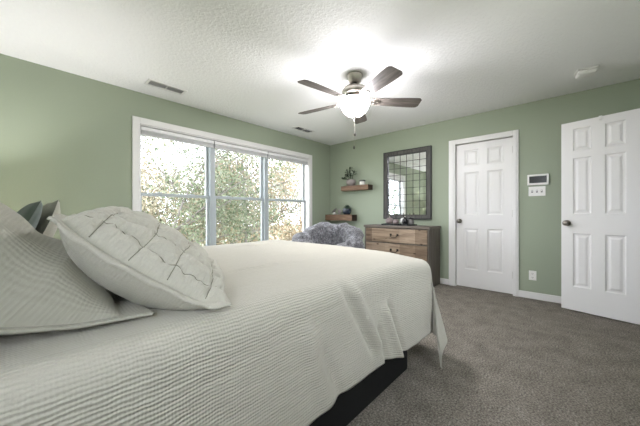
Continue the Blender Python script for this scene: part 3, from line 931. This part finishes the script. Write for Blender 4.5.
def iron_bm():
    b = B()
    rows = []
    for x, hw, z in ((0.085, 0.018, 0.03), (0.12, 0.016, 0.012), (0.15, 0.014, -0.004), (0.175, 0.03, -0.007), (0.215, 0.036, -0.007), (0.245, 0.022, -0.007), (0.25, 0.006, -0.007)):
        rows.append([b.verts.new((x, y, z + dz)) for y, dz in ((-hw, -0.003), (-hw, 0.003), (hw, 0.003), (hw, -0.003))])
    for i in range(len(rows) - 1):
        for k in range(4):
            b.faces.new((rows[i][k], rows[i][(k+1) % 4], rows[i+1][(k+1) % 4], rows[i+1][k]))
    b.faces.new(rows[0]); b.faces.new(rows[-1][::-1])
    for x, y in ((0.19, 0.018), (0.19, -0.018), (0.228, 0)):
        lathe(b, [(0, -0.014), (0.005, -0.013), (0.006, -0.009), (0.0, -0.009)], 8, Matrix.Translation((x, y, 0)))
    return b
bl0 = obj('blade', blade_bm(), 'blade', fan)
ir0 = obj('blade_bracket', iron_bm(), 'nickel', bl0)
ir0['label'] = 'nickel blade bracket'
for k in range(5):
    bl, ir = (bl0, ir0)
    if k:
        bl = bl0.copy(); ir = ir0.copy(); COL.objects.link(bl); COL.objects.link(ir)
        bl.parent = fan; ir.parent = bl
    bl.location = (0, 0, ZBL)
    bl.rotation_euler = (Matrix.Rotation(R(28.4 + 72 * k), 4, 'Z') @ Matrix.Rotation(R(-13), 4, 'X')).to_euler()
for (dx, dy, l, zt) in ((-0.030, -0.022, 0.145, -0.44), (0.026, 0.028, 0.255, -0.44)):
    b = B()
    n = int(l / 0.012)
    tube(b, [(dx, dy, zt + 0.18), (dx, dy, zt - l)], 0.0014, 6)
    for i in range(n):
        lathe(b, [(0, -0.002), (0.0025, 0), (0, 0.002)], 6, Matrix.Translation((dx, dy, zt + 0.05 - i * (l + 0.05) / n)))
    pc = obj('pull_chain', b, 'nickel', fan, True)
    b = B(); lathe(b, [(0, 0.0), (0.003, -0.002), (0.007, -0.016), (0.0075, -0.03), (0.004, -0.036), (0, -0.037)], 12, Matrix.Translation((dx, dy, zt - l)))
    obj('pendant', b, 'dark_metal', pc, True)

# ------------------------------------------------------------------ ceiling fittings
def vent(x, y, label):
    v = thing('ceiling_vent', label, 'vent', (x, y, ZC), 0, 'ceiling vents by the window wall')
    Lx, Ly = 0.19, 0.078
    b = B()
    for (x0, x1, y0, y1) in ((-Lx, Lx, -Ly, -Ly + 0.02), (-Lx, Lx, Ly - 0.02, Ly), (-Lx, -Lx + 0.022, -Ly + 0.02, Ly - 0.02), (Lx - 0.022, Lx, -Ly + 0.02, Ly - 0.02), (-0.006, 0.006, -Ly + 0.02, Ly - 0.02)):
        quad_box(b, (x0, y0, -0.011), (x1, y1, -0.0005))
    obj('vent_frame', b, 'white_paint', v)
    b = B(); quad_box(b, (-Lx + 0.022, -Ly + 0.02, -0.002), (Lx - 0.022, Ly - 0.02, -0.0006)); obj('duct_back_plate', b, 'vent_dark', v)  # dark plate whose colour stands in for the shade inside the duct
    for s in (-1, 1):
        b = B()
        n = 9
        for i in range(n):
            xc = s * (0.014 + (i + 0.5) * (Lx - 0.046) / n)
            q = [b.verts.new(p) for p in ((xc - 0.006 * s * 1.0, -Ly + 0.02, -0.0025 if s < 0 else -0.010), (xc + 0.006 * s, -Ly + 0.02, -0.010 if s < 0 else -0.0025), (xc + 0.006 * s, Ly - 0.02, -0.010 if s < 0 else -0.0025), (xc - 0.006 * s, Ly - 0.02, -0.0025 if s < 0 else -0.010))]
            b.faces.new(q)
        obj('louvres', b, 'white_paint', v)
vent(1.10, 3.27, 'white ceiling vent above the left end of the window')
vent(3.18, 3.27, 'white ceiling vent near the far corner of the room')

sd = thing('smoke_detector', 'white smoke detector on the ceiling above the open door', 'smoke detector', (3.70, -0.10, ZC), R(12))
b = B()
bev_box(b, (-0.064, -0.072, -0.052), (0.064, 0.072, -0.010), 0.020, 4)
obj('housing', b, 'plate', sd, True)
b = B(); bev_box(b, (-0.066, -0.074, -0.011), (0.066, 0.074, -0.0005), 0.003, 1); obj('mounting_plate', b, 'plate', sd)

# ------------------------------------------------------------------ far wall: switches, thermostat, outlet
def wall_thing(name, label, cat, y, z, group=None):
    return thing(name, label, cat, (X1, y, z), R(-90), group)        # local x -> -Y, local -y -> into the room
th_ = wall_thing('thermostat', 'white thermostat with a dark screen above the switch plate', 'thermostat', 0.308, 1.47)
b = B(); bev_box(b, (-0.103, -0.026, -0.066), (0.103, -0.0005, 0.066), 0.006, 3); obj('housing', b, 'plate', th_)
b = B(); bev_box(b, (-0.084, -0.0275, -0.04), (0.084, -0.0255, 0.044), 0.001, 1); obj('screen', b, 'screen', th_)
sw = wall_thing('switch_plate', 'white three-switch wall plate below the thermostat', 'light switch', 0.318, 1.330)
b = B(); bev_box(b, (-0.082, -0.007, -0.058), (0.082, -0.0005, 0.058), 0.003, 2); obj('plate', b, 'plate', sw)
for dx in (-0.046, 0, 0.046):
    b = B()
    bev_box(b, (dx - 0.006, -0.019, -0.002), (dx + 0.006, -0.006, 0.013), 0.002, 1)
    to = obj('toggle', b, 'plate', sw)
    b = B(); quad_box(b, (dx - 0.0085, -0.0078, -0.016), (dx + 0.0085, -0.0068, 0.016)); obj('toggle_slot', b, 'stone_grey', to)
ot = wall_thing('wall_outlet', 'white double socket low on the wall right of the closed door', 'outlet', 0.360, 0.290)
b = B(); bev_box(b, (-0.037, -0.006, -0.058), (0.037, -0.0005, 0.058), 0.003, 2); obj('plate', b, 'plate', ot)
for dz in (-0.024, 0.024):
    b = B(); bev_box(b, (-0.017, -0.0085, dz - 0.015), (0.017, -0.0055, dz + 0.015), 0.002, 1); rc = obj('receptacle', b, 'plate', ot)
    b = B()
    for dx in (-0.006, 0.006): quad_box(b, (dx - 0.0014, -0.0092, dz - 0.003), (dx + 0.0014, -0.0083, dz + 0.008))
    quad_box(b, (-0.002, -0.0092, dz - 0.011), (0.002, -0.0083, dz - 0.007))
    obj('slots', b, 'slot', rc)

# ------------------------------------------------------------------ mirror
mr = thing('wall_mirror', 'tall dark-framed mirror with a thin black grid above the dresser', 'mirror', (X1, 1.998, 0.962), R(-90))
MW, MH, FW = 0.812, 1.134, 0.076
b = B()
h = MW / 2
for (x0, x1, z0, z1) in ((-h + 0.012, -h + FW - 0.008, 0.012, MH - 0.012), (h - FW + 0.008, h - 0.012, 0.012, MH - 0.012), (-h + FW - 0.009, h - FW + 0.009, 0.012, FW - 0.008), (-h + FW - 0.009, h - FW + 0.009, MH - FW + 0.008, MH - 0.012)):
    bev_box(b, (x0, -0.036, z0), (x1, -0.002, z1), 0.004, 2)
obj('frame', b, 'mirror_frame', mr)
b = B()
for (x0, x1, z0, z1) in ((-h, -h + 0.013, 0, MH), (h - 0.013, h, 0, MH), (-h + 0.013, h - 0.013, 0, 0.013), (-h + 0.013, h - 0.013, MH - 0.013, MH),
                         (-h + FW - 0.01, -h + FW, FW - 0.01, MH - FW + 0.01), (h - FW, h - FW + 0.01, FW - 0.01, MH - FW + 0.01), (-h + FW - 0.01, h - FW + 0.01, FW - 0.01, FW), (-h + FW - 0.01, h - FW + 0.01, MH - FW, MH - FW + 0.01)):
    quad_box(b, (x0, -0.042, z0), (x1, -0.001, z1))
o = obj('frame_edge', b, 'mirror_edge', mr); o['label'] = 'black raised edge of the frame'
b = B(); quad_box(b, (-h + FW - 0.004, -0.012, FW - 0.004), (h - FW + 0.004, -0.004, MH - FW + 0.004)); obj('mirror_glass', b, 'mirror', mr)
b = B()
nx, nz = 6, 9
for i in range(1, nx):
    x = -h + FW + (MW - 2*FW) * i / nx
    quad_box(b, (x - 0.003, -0.018, FW), (x + 0.003, -0.0121, MH - FW))
for i in range(1, nz):
    z = FW + (MH - 2*FW) * i / nz
    quad_box(b, (-h + FW, -0.0185, z - 0.003), (h - FW, -0.0122, z + 0.003))
obj('wire_grid', b, 'mirror_edge', mr)

# ------------------------------------------------------------------ dresser and what stands on it
DXF = 3.85; DYa, DYb, DH = 1.463, 2.518, 0.869
dr = thing('dresser', 'rustic dresser with pine drawer fronts and grey-brown case', 'dresser', ((DXF + X1) / 2, (DYa + DYb) / 2, 0))
dx0, dx1 = DXF - dr.location.x, X1 - 0.018 - dr.location.x
dy0, dy1 = DYa - dr.location.y, DYb - dr.location.y
b = B(); bev_box(b, (dx0 - 0.012, dy0 - 0.012, DH - 0.032), (dx1, dy1 + 0.012, DH), 0.004, 2); obj('top', b, 'dresser_top', dr)
b = B()
bev_box(b, (dx0, dy0, 0.002), (dx1, dy0 + 0.024, DH - 0.0325), 0.003, 1); bev_box(b, (dx0, dy1 - 0.024, 0.002), (dx1, dy1, DH - 0.0325), 0.003, 1)
quad_box(b, (dx1 - 0.012, dy0 + 0.024, 0.05), (dx1, dy1 - 0.024, DH - 0.033))
zt = [0.148, 0.376, 0.604]
for z in zt + [0.832]:
    quad_box(b, (dx0 + 0.004, dy0 + 0.024, z - 0.008), (dx1 - 0.012, dy1 - 0.024, z + (0.004 if z > 0.8 else 0.008)))
quad_box(b, (dx0 + 0.02, dy0 + 0.024, 0.002), (dx0 + 0.035, dy1 - 0.024, 0.139))
obj('case', b, 'dresser', dr)
for i, z in enumerate(zt):
    b = B(); z1 = (zt + [0.832])[i + 1] - 0.010
    bev_box(b, (dx0 - 0.004, dy0 + 0.028, z + 0.010), (dx0 + 0.018, dy1 - 0.028, z1), 0.003, 1)
    dw = obj('drawer', b, 'drawer', dr)
    zc = (z + 0.010 + z1) / 2
    b = B()
    for s in (-1, 1):
        bev_box(b, (dx0 - 0.009, s * 0.055 - 0.016, zc - 0.002), (dx0 - 0.0035, s * 0.055 + 0.016, zc + 0.030), 0.002, 1)
        tube(b, [(dx0 - 0.006, s * 0.055, zc + 0.014), (dx0 - 0.026, s * 0.055, zc + 0.012)], 0.005, 8)
    tube(b, [(dx0 - 0.025, -0.055, zc + 0.013), (dx0 - 0.029, -0.052, zc - 0.008), (dx0 - 0.03, -0.035, zc - 0.018), (dx0 - 0.03, 0.035, zc - 0.018), (dx0 - 0.029, 0.052, zc - 0.008), (dx0 - 0.025, 0.055, zc + 0.013)], 0.005, 8)
    hd = obj('drawer_pull', b, 'dark_metal', dw); hd['label'] = 'dark metal bail pull'

TX, TY = 4.06, 2.02
tr = thing('tray', 'small black tray on top of the dresser', 'tray', (TX, TY, DH))
b = B(); bev_box(b, (-0.09, -0.25, 0.0005), (0.09, 0.25, 0.010), 0.003, 2)
obj('tray_floor', b, 'black_gloss', tr)
b = B()
for (x0, x1, y0, y1) in ((-0.096, -0.0905, -0.256, 0.256), (0.0905, 0.096, -0.256, 0.256), (-0.0905, 0.0905, -0.256, -0.2505), (-0.0905, 0.0905, 0.2505, 0.256)):
    quad_box(b, (x0, y0, 0.0005), (x1, y1, 0.022))
obj('tray_rim', b, 'black_gloss', tr)
def turned(name, label, cat, loc, parts, group=None, grow=1.0):
    t = thing(name, label, cat, loc, 0, group)
    for pn_, prof, mt in parts:
        b = B(); lathe(b, [(r * grow, z * grow) for r, z in prof], 24); obj(pn_, b, mt, t, True)
    return t
def ball(r, sq=1.0, z0=0.0, n=10):
    return [(r * math.sin(math.pi * k / n), z0 + r * sq * (1 - math.cos(math.pi * k / n))) for k in range(n + 1)]
ZT = DH + 0.0105
turned('round_ornament', 'pinkish grey round ornament at the left of the dresser tray', 'ornament', (TX - 0.01, TY + 0.155, ZT), [('body', ball(0.056, 0.86), 'pink_grey'), ('stem', [(0.006, 0.09), (0.005, 0.12), (0.0, 0.122)], 'pot_grey')], None, 1.16)
turned('stemmed_ornament', 'mottled pinkish ornament with a dark stem on the dresser tray', 'ornament', (TX - 0.025, TY + 0.035, ZT), [('body', ball(0.042, 0.9), 'pink_grey'), ('stem', [(0.007, 0.07), (0.005, 0.12), (0.006, 0.15), (0.0, 0.152)], 'dark_metal')], None, 1.16)
turned('white_ornament', 'whitish round ornament in the middle of the dresser tray', 'ornament', (TX + 0.03, TY - 0.060, ZT), [('body', ball(0.045, 1.05), 'stone_white'), ('stem', [(0.006, 0.09), (0.004, 0.16), (0.0, 0.162)], 'dark_metal')], None, 1.16)
turned('dark_bottle', 'dark glass bottle with a slim neck on the dresser tray', 'bottle', (TX - 0.045, TY - 0.125, ZT), [('body', [(0, 0), (0.034, 0.001), (0.036, 0.06), (0.03, 0.076), (0.014, 0.086), (0.012, 0.105), (0, 0.106)], 'black_gloss'), ('stopper', [(0.010, 0.106), (0.012, 0.116), (0.0, 0.12)], 'nickel')], None, 1.16)
turned('dark_jar', 'squat dark jar at the right end of the dresser tray', 'jar', (TX + 0.01, TY - 0.195, ZT), [('body', [(0, 0), (0.036, 0.001), (0.04, 0.03), (0.038, 0.075), (0, 0.076)], 'stone_grey'), ('lid', [(0.039, 0.0765), (0.039, 0.088), (0.01, 0.092), (0.008, 0.10), (0, 0.102)], 'black_gloss')], None, 1.16)

# ------------------------------------------------------------------ floating shelves
def shelf(label, y0, y1, z0, z1, dep):
    t = thing('floating_shelf', label, 'shelf', (X1, (y0 + y1) / 2, z0), 0, 'floating shelves in the corner')
    h = (y1 - y0) / 2
    b = B(); bev_box(b, (-dep, -h + 0.004, 0), (-0.0005, h - 0.004, z1 - z0), 0.004, 2); obj('beam', b, 'shelf', t)
    for s in (-1, 1):
        b = B(); bev_box(b, (-dep + 0.002, s * (h - 0.0045) - 0.003, 0.002), (-0.002, s * (h - 0.0045) + 0.003, z1 - z0 - 0.002), 0.002, 1)
        o = obj('end_cap', b, 'shelf_end', t); o['label'] = 'dark end grain of the shelf'
shelf('upper floating wooden shelf with the potted plant', 2.64, 3.25, 1.480, 1.568, 0.15)
shelf('lower floating wooden shelf tucked in the corner', 2.98, 3.64, 0.918, 1.032, 0.16)
US, LS = 1.5685, 1.0325
def leaf(b, base, d, L, wd, droop=0.3):
    base = Vector(base); d = Vector(d).normalized()
    side = d.cross(Vector((0, 0, 1)))
    if side.length < 0.05: side = Vector((1, 0, 0))
    side.normalize(); up = side.cross(d)
    n = 6; prev = None
    for i in range(n + 1):
        s = i / n
        p = base + d * (L * s) - Vector((0, 0, 1)) * (droop * L * s * s)
        w = wd * math.sin(math.pi * min(1, 0.06 + s * 0.94)) ** 0.8
        row = [b.verts.new(p - side * w + up * w * 0.25), b.verts.new(p), b.verts.new(p + side * w + up * w * 0.25)]
        if prev:
            b.faces.new((prev[0], prev[1], row[1], row[0])); b.faces.new((prev[1], prev[2], row[2], row[1]))
        prev = row
random.seed(11)
pp = thing('potted_plant', 'leafy dark green plant in a round pale pot on the upper shelf', 'plant', (4.215, 3.06, US))
b = B(); lathe(b, [(0, 0), (0.05, 0.0005), (0.078, 0.025), (0.090, 0.06), (0.085, 0.095), (0.072, 0.118), (0.066, 0.118), (0.066, 0.105), (0, 0.105)], 32); obj('pot', b, 'pot_grey', pp, True)
b = B(); lathe(b, [(0, 0.108), (0.064, 0.107)], 20); obj('soil', b, 'soil', pp)
b = B()
stems = [((-0.01, 0.03, 0.10), (-0.02, 0.08, 0.30)), ((0, 0, 0.10), (-0.02, 0.02, 0.34)), ((0.0, -0.02, 0.10), (-0.02, -0.09, 0.27)), ((-0.02, 0.04, 0.10), (-0.05, 0.12, 0.16))]
for a, c in stems:
    m_ = [(a[i] + c[i]) / 2 + (0.01 if i < 2 else 0.02) for i in range(3)]
    tube(b, [a, m_, c], 0.004, 6)
obj('stem', b, 'leaf_dark', pp)
b = B()
for a, c in stems:
    for k in range(7):
        s = 0.35 + 0.65 * k / 6
        p = Vector(a).lerp(Vector(c), s)
        an = random.uniform(0, 2 * math.pi)
        leaf(b, p, (math.cos(an) * (0.3 if math.cos(an) > 0 else 1), math.sin(an), 0.25), random.uniform(0.075, 0.10), random.uniform(0.026, 0.034))
obj('foliage', b, 'leaf_dark', pp, True, False)
cd = turned('candle_jar', 'white candle jar with a grey lid on the upper shelf', 'candle', (4.205, 2.80, US), [('jar', [(0, 0.0005), (0.046, 0.001), (0.05, 0.01), (0.05, 0.062), (0, 0.063)], 'candle'), ('lid', [(0, 0.0635), (0.053, 0.064), (0.053, 0.084), (0.048, 0.088), (0, 0.088)], 'lid')])
sp2 = thing('succulent_planter', 'spiky succulent in a dark navy planter on the lower shelf', 'plant', (4.215, 3.155, LS))
b = B(); lathe(b, [(0, 0.0005), (0.055, 0.001), (0.085, 0.045), (0.088, 0.085), (0.078, 0.115), (0.068, 0.115), (0.07, 0.10), (0, 0.10)], 9); obj('planter', b, 'navy', sp2)
b = B()
for k in range(34):
    an = k * 2.399; el = 0.25 + 1.1 * (k / 34)
    d = (math.cos(an) * math.cos(el), math.sin(an) * math.cos(el), math.sin(el))
    leaf(b, (d[0] * 0.02, d[1] * 0.02, 0.10), d, 0.075 + 0.03 * random.random(), 0.011, 0.05)
obj('foliage', b, 'leaf_grey', sp2, True, False)
og = thing('bird_ornament', 'grey and white bird ornament lying on the lower shelf', 'ornament', (4.21, 3.46, LS))
b = B(); lathe(b, [(0, 0.0005), (0.03, 0.001), (0.038, 0.015), (0.03, 0.035), (0.012, 0.044), (0, 0.045)], 20); obj('base', b, 'stone_white', og, True)
b = B()
tube(b, [(0, 0.075, 0.035), (0, 0.05, 0.045), (0, 0.015, 0.062), (0, -0.02, 0.09), (0, -0.035, 0.108), (0, -0.05, 0.112), (0, -0.066, 0.108)], [0.003, 0.012, 0.026, 0.022, 0.016, 0.012, 0.002], 14)
obj('bird_body', b, 'stone_grey', og, True)
turned('pale_ornament', 'slim pale grey ornament beside the navy planter', 'ornament', (4.22, 3.335, LS), [('base', [(0, 0.0005), (0.034, 0.001), (0.034, 0.012), (0.012, 0.018)], 'pot_grey'), ('body', [(0.012, 0.018), (0.03, 0.04), (0.034, 0.065), (0.022, 0.09), (0.01, 0.105), (0, 0.107)], 'pot_grey')])

# ------------------------------------------------------------------ saucer chair
CHX, CHY = 3.22, 2.74
ch = thing('saucer_chair', 'round grey faux-fur saucer chair beyond the foot of the bed', 'chair', (CHX, CHY, 0), R(212))
def saucer():
    prof = []
    for k in range(9):                        # deep inner dish
        t = k / 8; prof.append((0.27 * t, -0.16 + 0.05 * t * t))
    for k in range(1, 5):
        t = k / 4; prof.append((0.27 + 0.05 * t, -0.11 + 0.27 * t ** 1.4))
    for k in range(1, 15):                    # thick rolled rim
        a = math.pi * (1.0 - 1.4 * k / 14)
        prof.append((0.455 + 0.135 * math.cos(a), 0.185 + 0.13 * math.sin(a)))
    for k in range(1, 9):
        t = 1 - k / 8; prof.append((0.48 * t, -0.24 + 0.30 * t ** 2.0))
    b = B(); seg = 96
    tilt = Matrix.Translation((0.0, 0, 0.485)) @ Matrix.Rotation(R(22), 4, 'Y')
    rings = []
    for r, z in prof:
        r *= 0.88; z *= 0.92
        if r < 1e-5: rings.append([b.verts.new((0, 0, z))]); continue
        rings.append([b.verts.new((r*math.cos(2*math.pi*k/seg), r*math.sin(2*math.pi*k/seg), z)) for k in range(seg)])
    for i in range(len(rings) - 1):
        A, C = rings[i], rings[i+1]
        for k in range(seg):
            k2 = (k + 1) % seg
            if len(A) == 1: b.faces.new((A[0], C[k], C[k2]))
            elif len(C) == 1: b.faces.new((A[k2], A[k], C[0]))
            else: b.faces.new((A[k], C[k], C[k2], A[k2]))
    bmesh.ops.recalc_face_normals(b, faces=b.faces[:])
    b.normal_update()
    tufts = [(0, 0)] + [(0.23 * math.cos(a), 0.23 * math.sin(a)) for a in lin(0, 2*math.pi, 6)[:-1]] + [(0.40 * math.cos(a + .3), 0.40 * math.sin(a + .3)) for a in lin(0, 2*math.pi, 10)[:-1]]
    mv = []
    for v in b.verts:
        c = v.co
        ph = math.atan2(c.y, c.x); rr = math.hypot(c.x, c.y)
        d = 0.022 * math.cos(9 * ph + 1.0) * min(1, rr / 0.4) ** 2 + 0.05 * noise.noise(c * 6.0) + 0.02 * noise.noise(c * 19.0 + Vector((3, 1, 2))) + 0.005 * noise.noise(c * 42.0)
        if c.z > 0.0:
            for tx, ty in tufts:
                q = math.hypot(c.x - tx, c.y - ty)
                d -= 0.075 * math.exp(-(q / 0.05) ** 2)
        mv.append((v, v.normal.copy() * d))
    for v, d in mv: v.co += d
    b.transform(tilt)
    return b
obj('cushion', saucer(), 'fur', ch, True)
b = B()
tl = Matrix.Translation((0.0, 0, 0.485)) @ Matrix.Rotation(R(22), 4, 'Y')
ring = [tl @ Vector((0.44 * math.cos(a), 0.44 * math.sin(a), 0.14)) for a in lin(0, 2 * math.pi, 40)]
tube(b, ring, 0.011, 8, False)
obj('hoop', b, 'dark_metal', ch, True)
for s in (-1, 1):
    for f in (-1, 1):
        top = tl @ Vector((0.44 * math.cos(R(90) * s + R(28) * f * s), 0.44 * math.sin(R(90) * s + R(28) * f * s), 0.14))
        b = B(); tube(b, [top, (0.33 * f, 0.28 * s, 0.012)], 0.011, 8)
        obj('leg', b, 'dark_metal', ch, True)

# ------------------------------------------------------------------ outside: ground and trees
b = B(); GZ = -2.9
quad_box(b, (-60, -60, GZ - 0.2), (70, 70, GZ))
struct('ground', b, 'ground', 'leaf-strewn ground outside the window', 'ground')
LEAFS = {
    'green': [(0.068, 0.09, 0.05), (0.144, 0.171, 0.104), (0.285, 0.312, 0.217)],
    'cream': [(0.187, 0.165, 0.113), (0.348, 0.307, 0.212), (0.585, 0.533, 0.403)],
    'rust': [(0.171, 0.133, 0.087), (0.329, 0.252, 0.161), (0.539, 0.447, 0.309)],
    'pale': [(0.148, 0.164, 0.124), (0.27, 0.29, 0.23), (0.464, 0.474, 0.409)],
}
for k, c in LEAFS.items(): M['leaf_' + k] = m_leaf(k + '_leaves', c)
def tree(x, y, h, spread, leafkind, nleaf, label, seed, lo=0.22, size=0.10):
    rnd = random.Random(seed)
    t = thing('broadleaf_tree', label, 'tree', (x, y, GZ), 0, 'trees outside the window')
    b = B(); tips = []
    def grow(p, d, L, r, lvl):
        n = 5; pts = [p]; q = p.copy(); dd = d.copy()
        for i in range(n):
            dd = (dd + Vector((rnd.gauss(0, .13), rnd.gauss(0, .13), rnd.gauss(0.02, .08)))).normalized()
            q = q + dd * (L / n); pts.append(q.copy())
            if lvl >= 1: tips.append((q.copy(), lvl))
        tube(b, pts, [r * (1 - 0.6 * i / n) for i in range(n + 1)], 6 if lvl < 2 else 4, True)
        if lvl < 3:
            for k in range(7 if lvl == 0 else 4):
                i = rnd.randint(2 if lvl == 0 else 1, n)
                an = rnd.uniform(0, 2 * math.pi); el = rnd.uniform(0.1, 0.9)
                nd_ = Vector((math.cos(an) * math.cos(el), math.sin(an) * math.cos(el), math.sin(el)))
                nd_ = (nd_ + dd * 0.35).normalized()
                grow(pts[i], nd_, L * rnd.uniform(0.42, 0.62) * (spread if lvl == 0 else 1), r * 0.42, lvl + 1)
    grow(Vector((0, 0, 0)), Vector((0, 0, 1)), h * 0.72, h * 0.009, 0)
    # low boughs, so that the crown reaches down past the sill
    for k in range(5):
        an = rnd.uniform(0, 2 * math.pi)
        grow(Vector((0, 0, h * rnd.uniform(lo, lo + 0.2))), Vector((math.cos(an), math.sin(an), 0.25)).normalized(), h * 0.36 * spread, h * 0.0035, 1)
    obj('trunk', b, 'bark', t, True)
    verts, faces, tone = [], [], []
    for k in range(int(nleaf * 2.4)):
        p, lvl = rnd.choice(tips)
        c = p + Vector((rnd.gauss(0, .34), rnd.gauss(0, .34), rnd.gauss(-0.03, .30)))
        a = Vector((rnd.gauss(0, 1), rnd.gauss(0, 1), rnd.gauss(0, 1))).normalized()
        e = a.cross(Vector((rnd.gauss(0, 1), rnd.gauss(0, 1), rnd.gauss(0, 1)))).normalized()
        s = size * 0.62 * rnd.uniform(0.6, 1.4)
        i = len(verts)
        verts += [c - a * s, c + e * s * 0.5, c + a * s, c - e * s * 0.5]
        faces.append((i, i + 1, i + 2, i + 3))
        tone += [rnd.random()] * 4
    me = bpy.data.meshes.new('foliage'); me.from_pydata(verts, [], faces)
    at = me.attributes.new('leaf_tone', 'FLOAT', 'POINT')
    at.data.foreach_set('value', tone)
    me.materials.append(M['leaf_' + leafkind])
    o = bpy.data.objects.new('foliage', me); COL.objects.link(o); o.parent = t
TREES = [
    (2.6, 8.6, 8.0, 1.15, 'green', 6500, 'thin green-leaved tree outside the left third of the window', 3, 0.3, 0.08),
    (3.6, 11.5, 6.2, 1.2, 'cream', 6500, 'cream-leaved tree low outside the left third of the window', 8, 0.2, 0.10),
    (6.6, 12.5, 6.0, 1.2, 'rust', 6500, 'tan-leaved tree low outside the middle third of the window', 14, 0.2, 0.10),
    (6.3, 9.6, 9.0, 0.9, 'pale', 2600, 'sparse bare-branched tree outside the middle third of the window', 21, 0.35, 0.08),
    (10.5, 12.8, 6.6, 1.2, 'rust', 6500, 'orange-tan tree outside the right third of the window', 27, 0.2, 0.10),
    (14.5, 15.5, 10.5, 1.0, 'pale', 6500, 'tall pale green tree far outside the right third of the window', 31, 0.3, 0.11),
    (4.6, 17.5, 10.0, 1.1, 'pale', 6500, 'pale tree standing behind the cream-leaved tree', 37, 0.25, 0.12),
    (-4.0, 8.8, 8.5, 1.1, 'green', 4500, 'green tree far to the left of the window, seen in the mirror', 53, 0.25, 0.10),
    (9.5, 18.5, 8.5, 1.1, 'cream', 5200, 'cream tree standing behind the sparse bare-branched tree', 41, 0.2, 0.12),
]
for a in TREES: tree(*a)
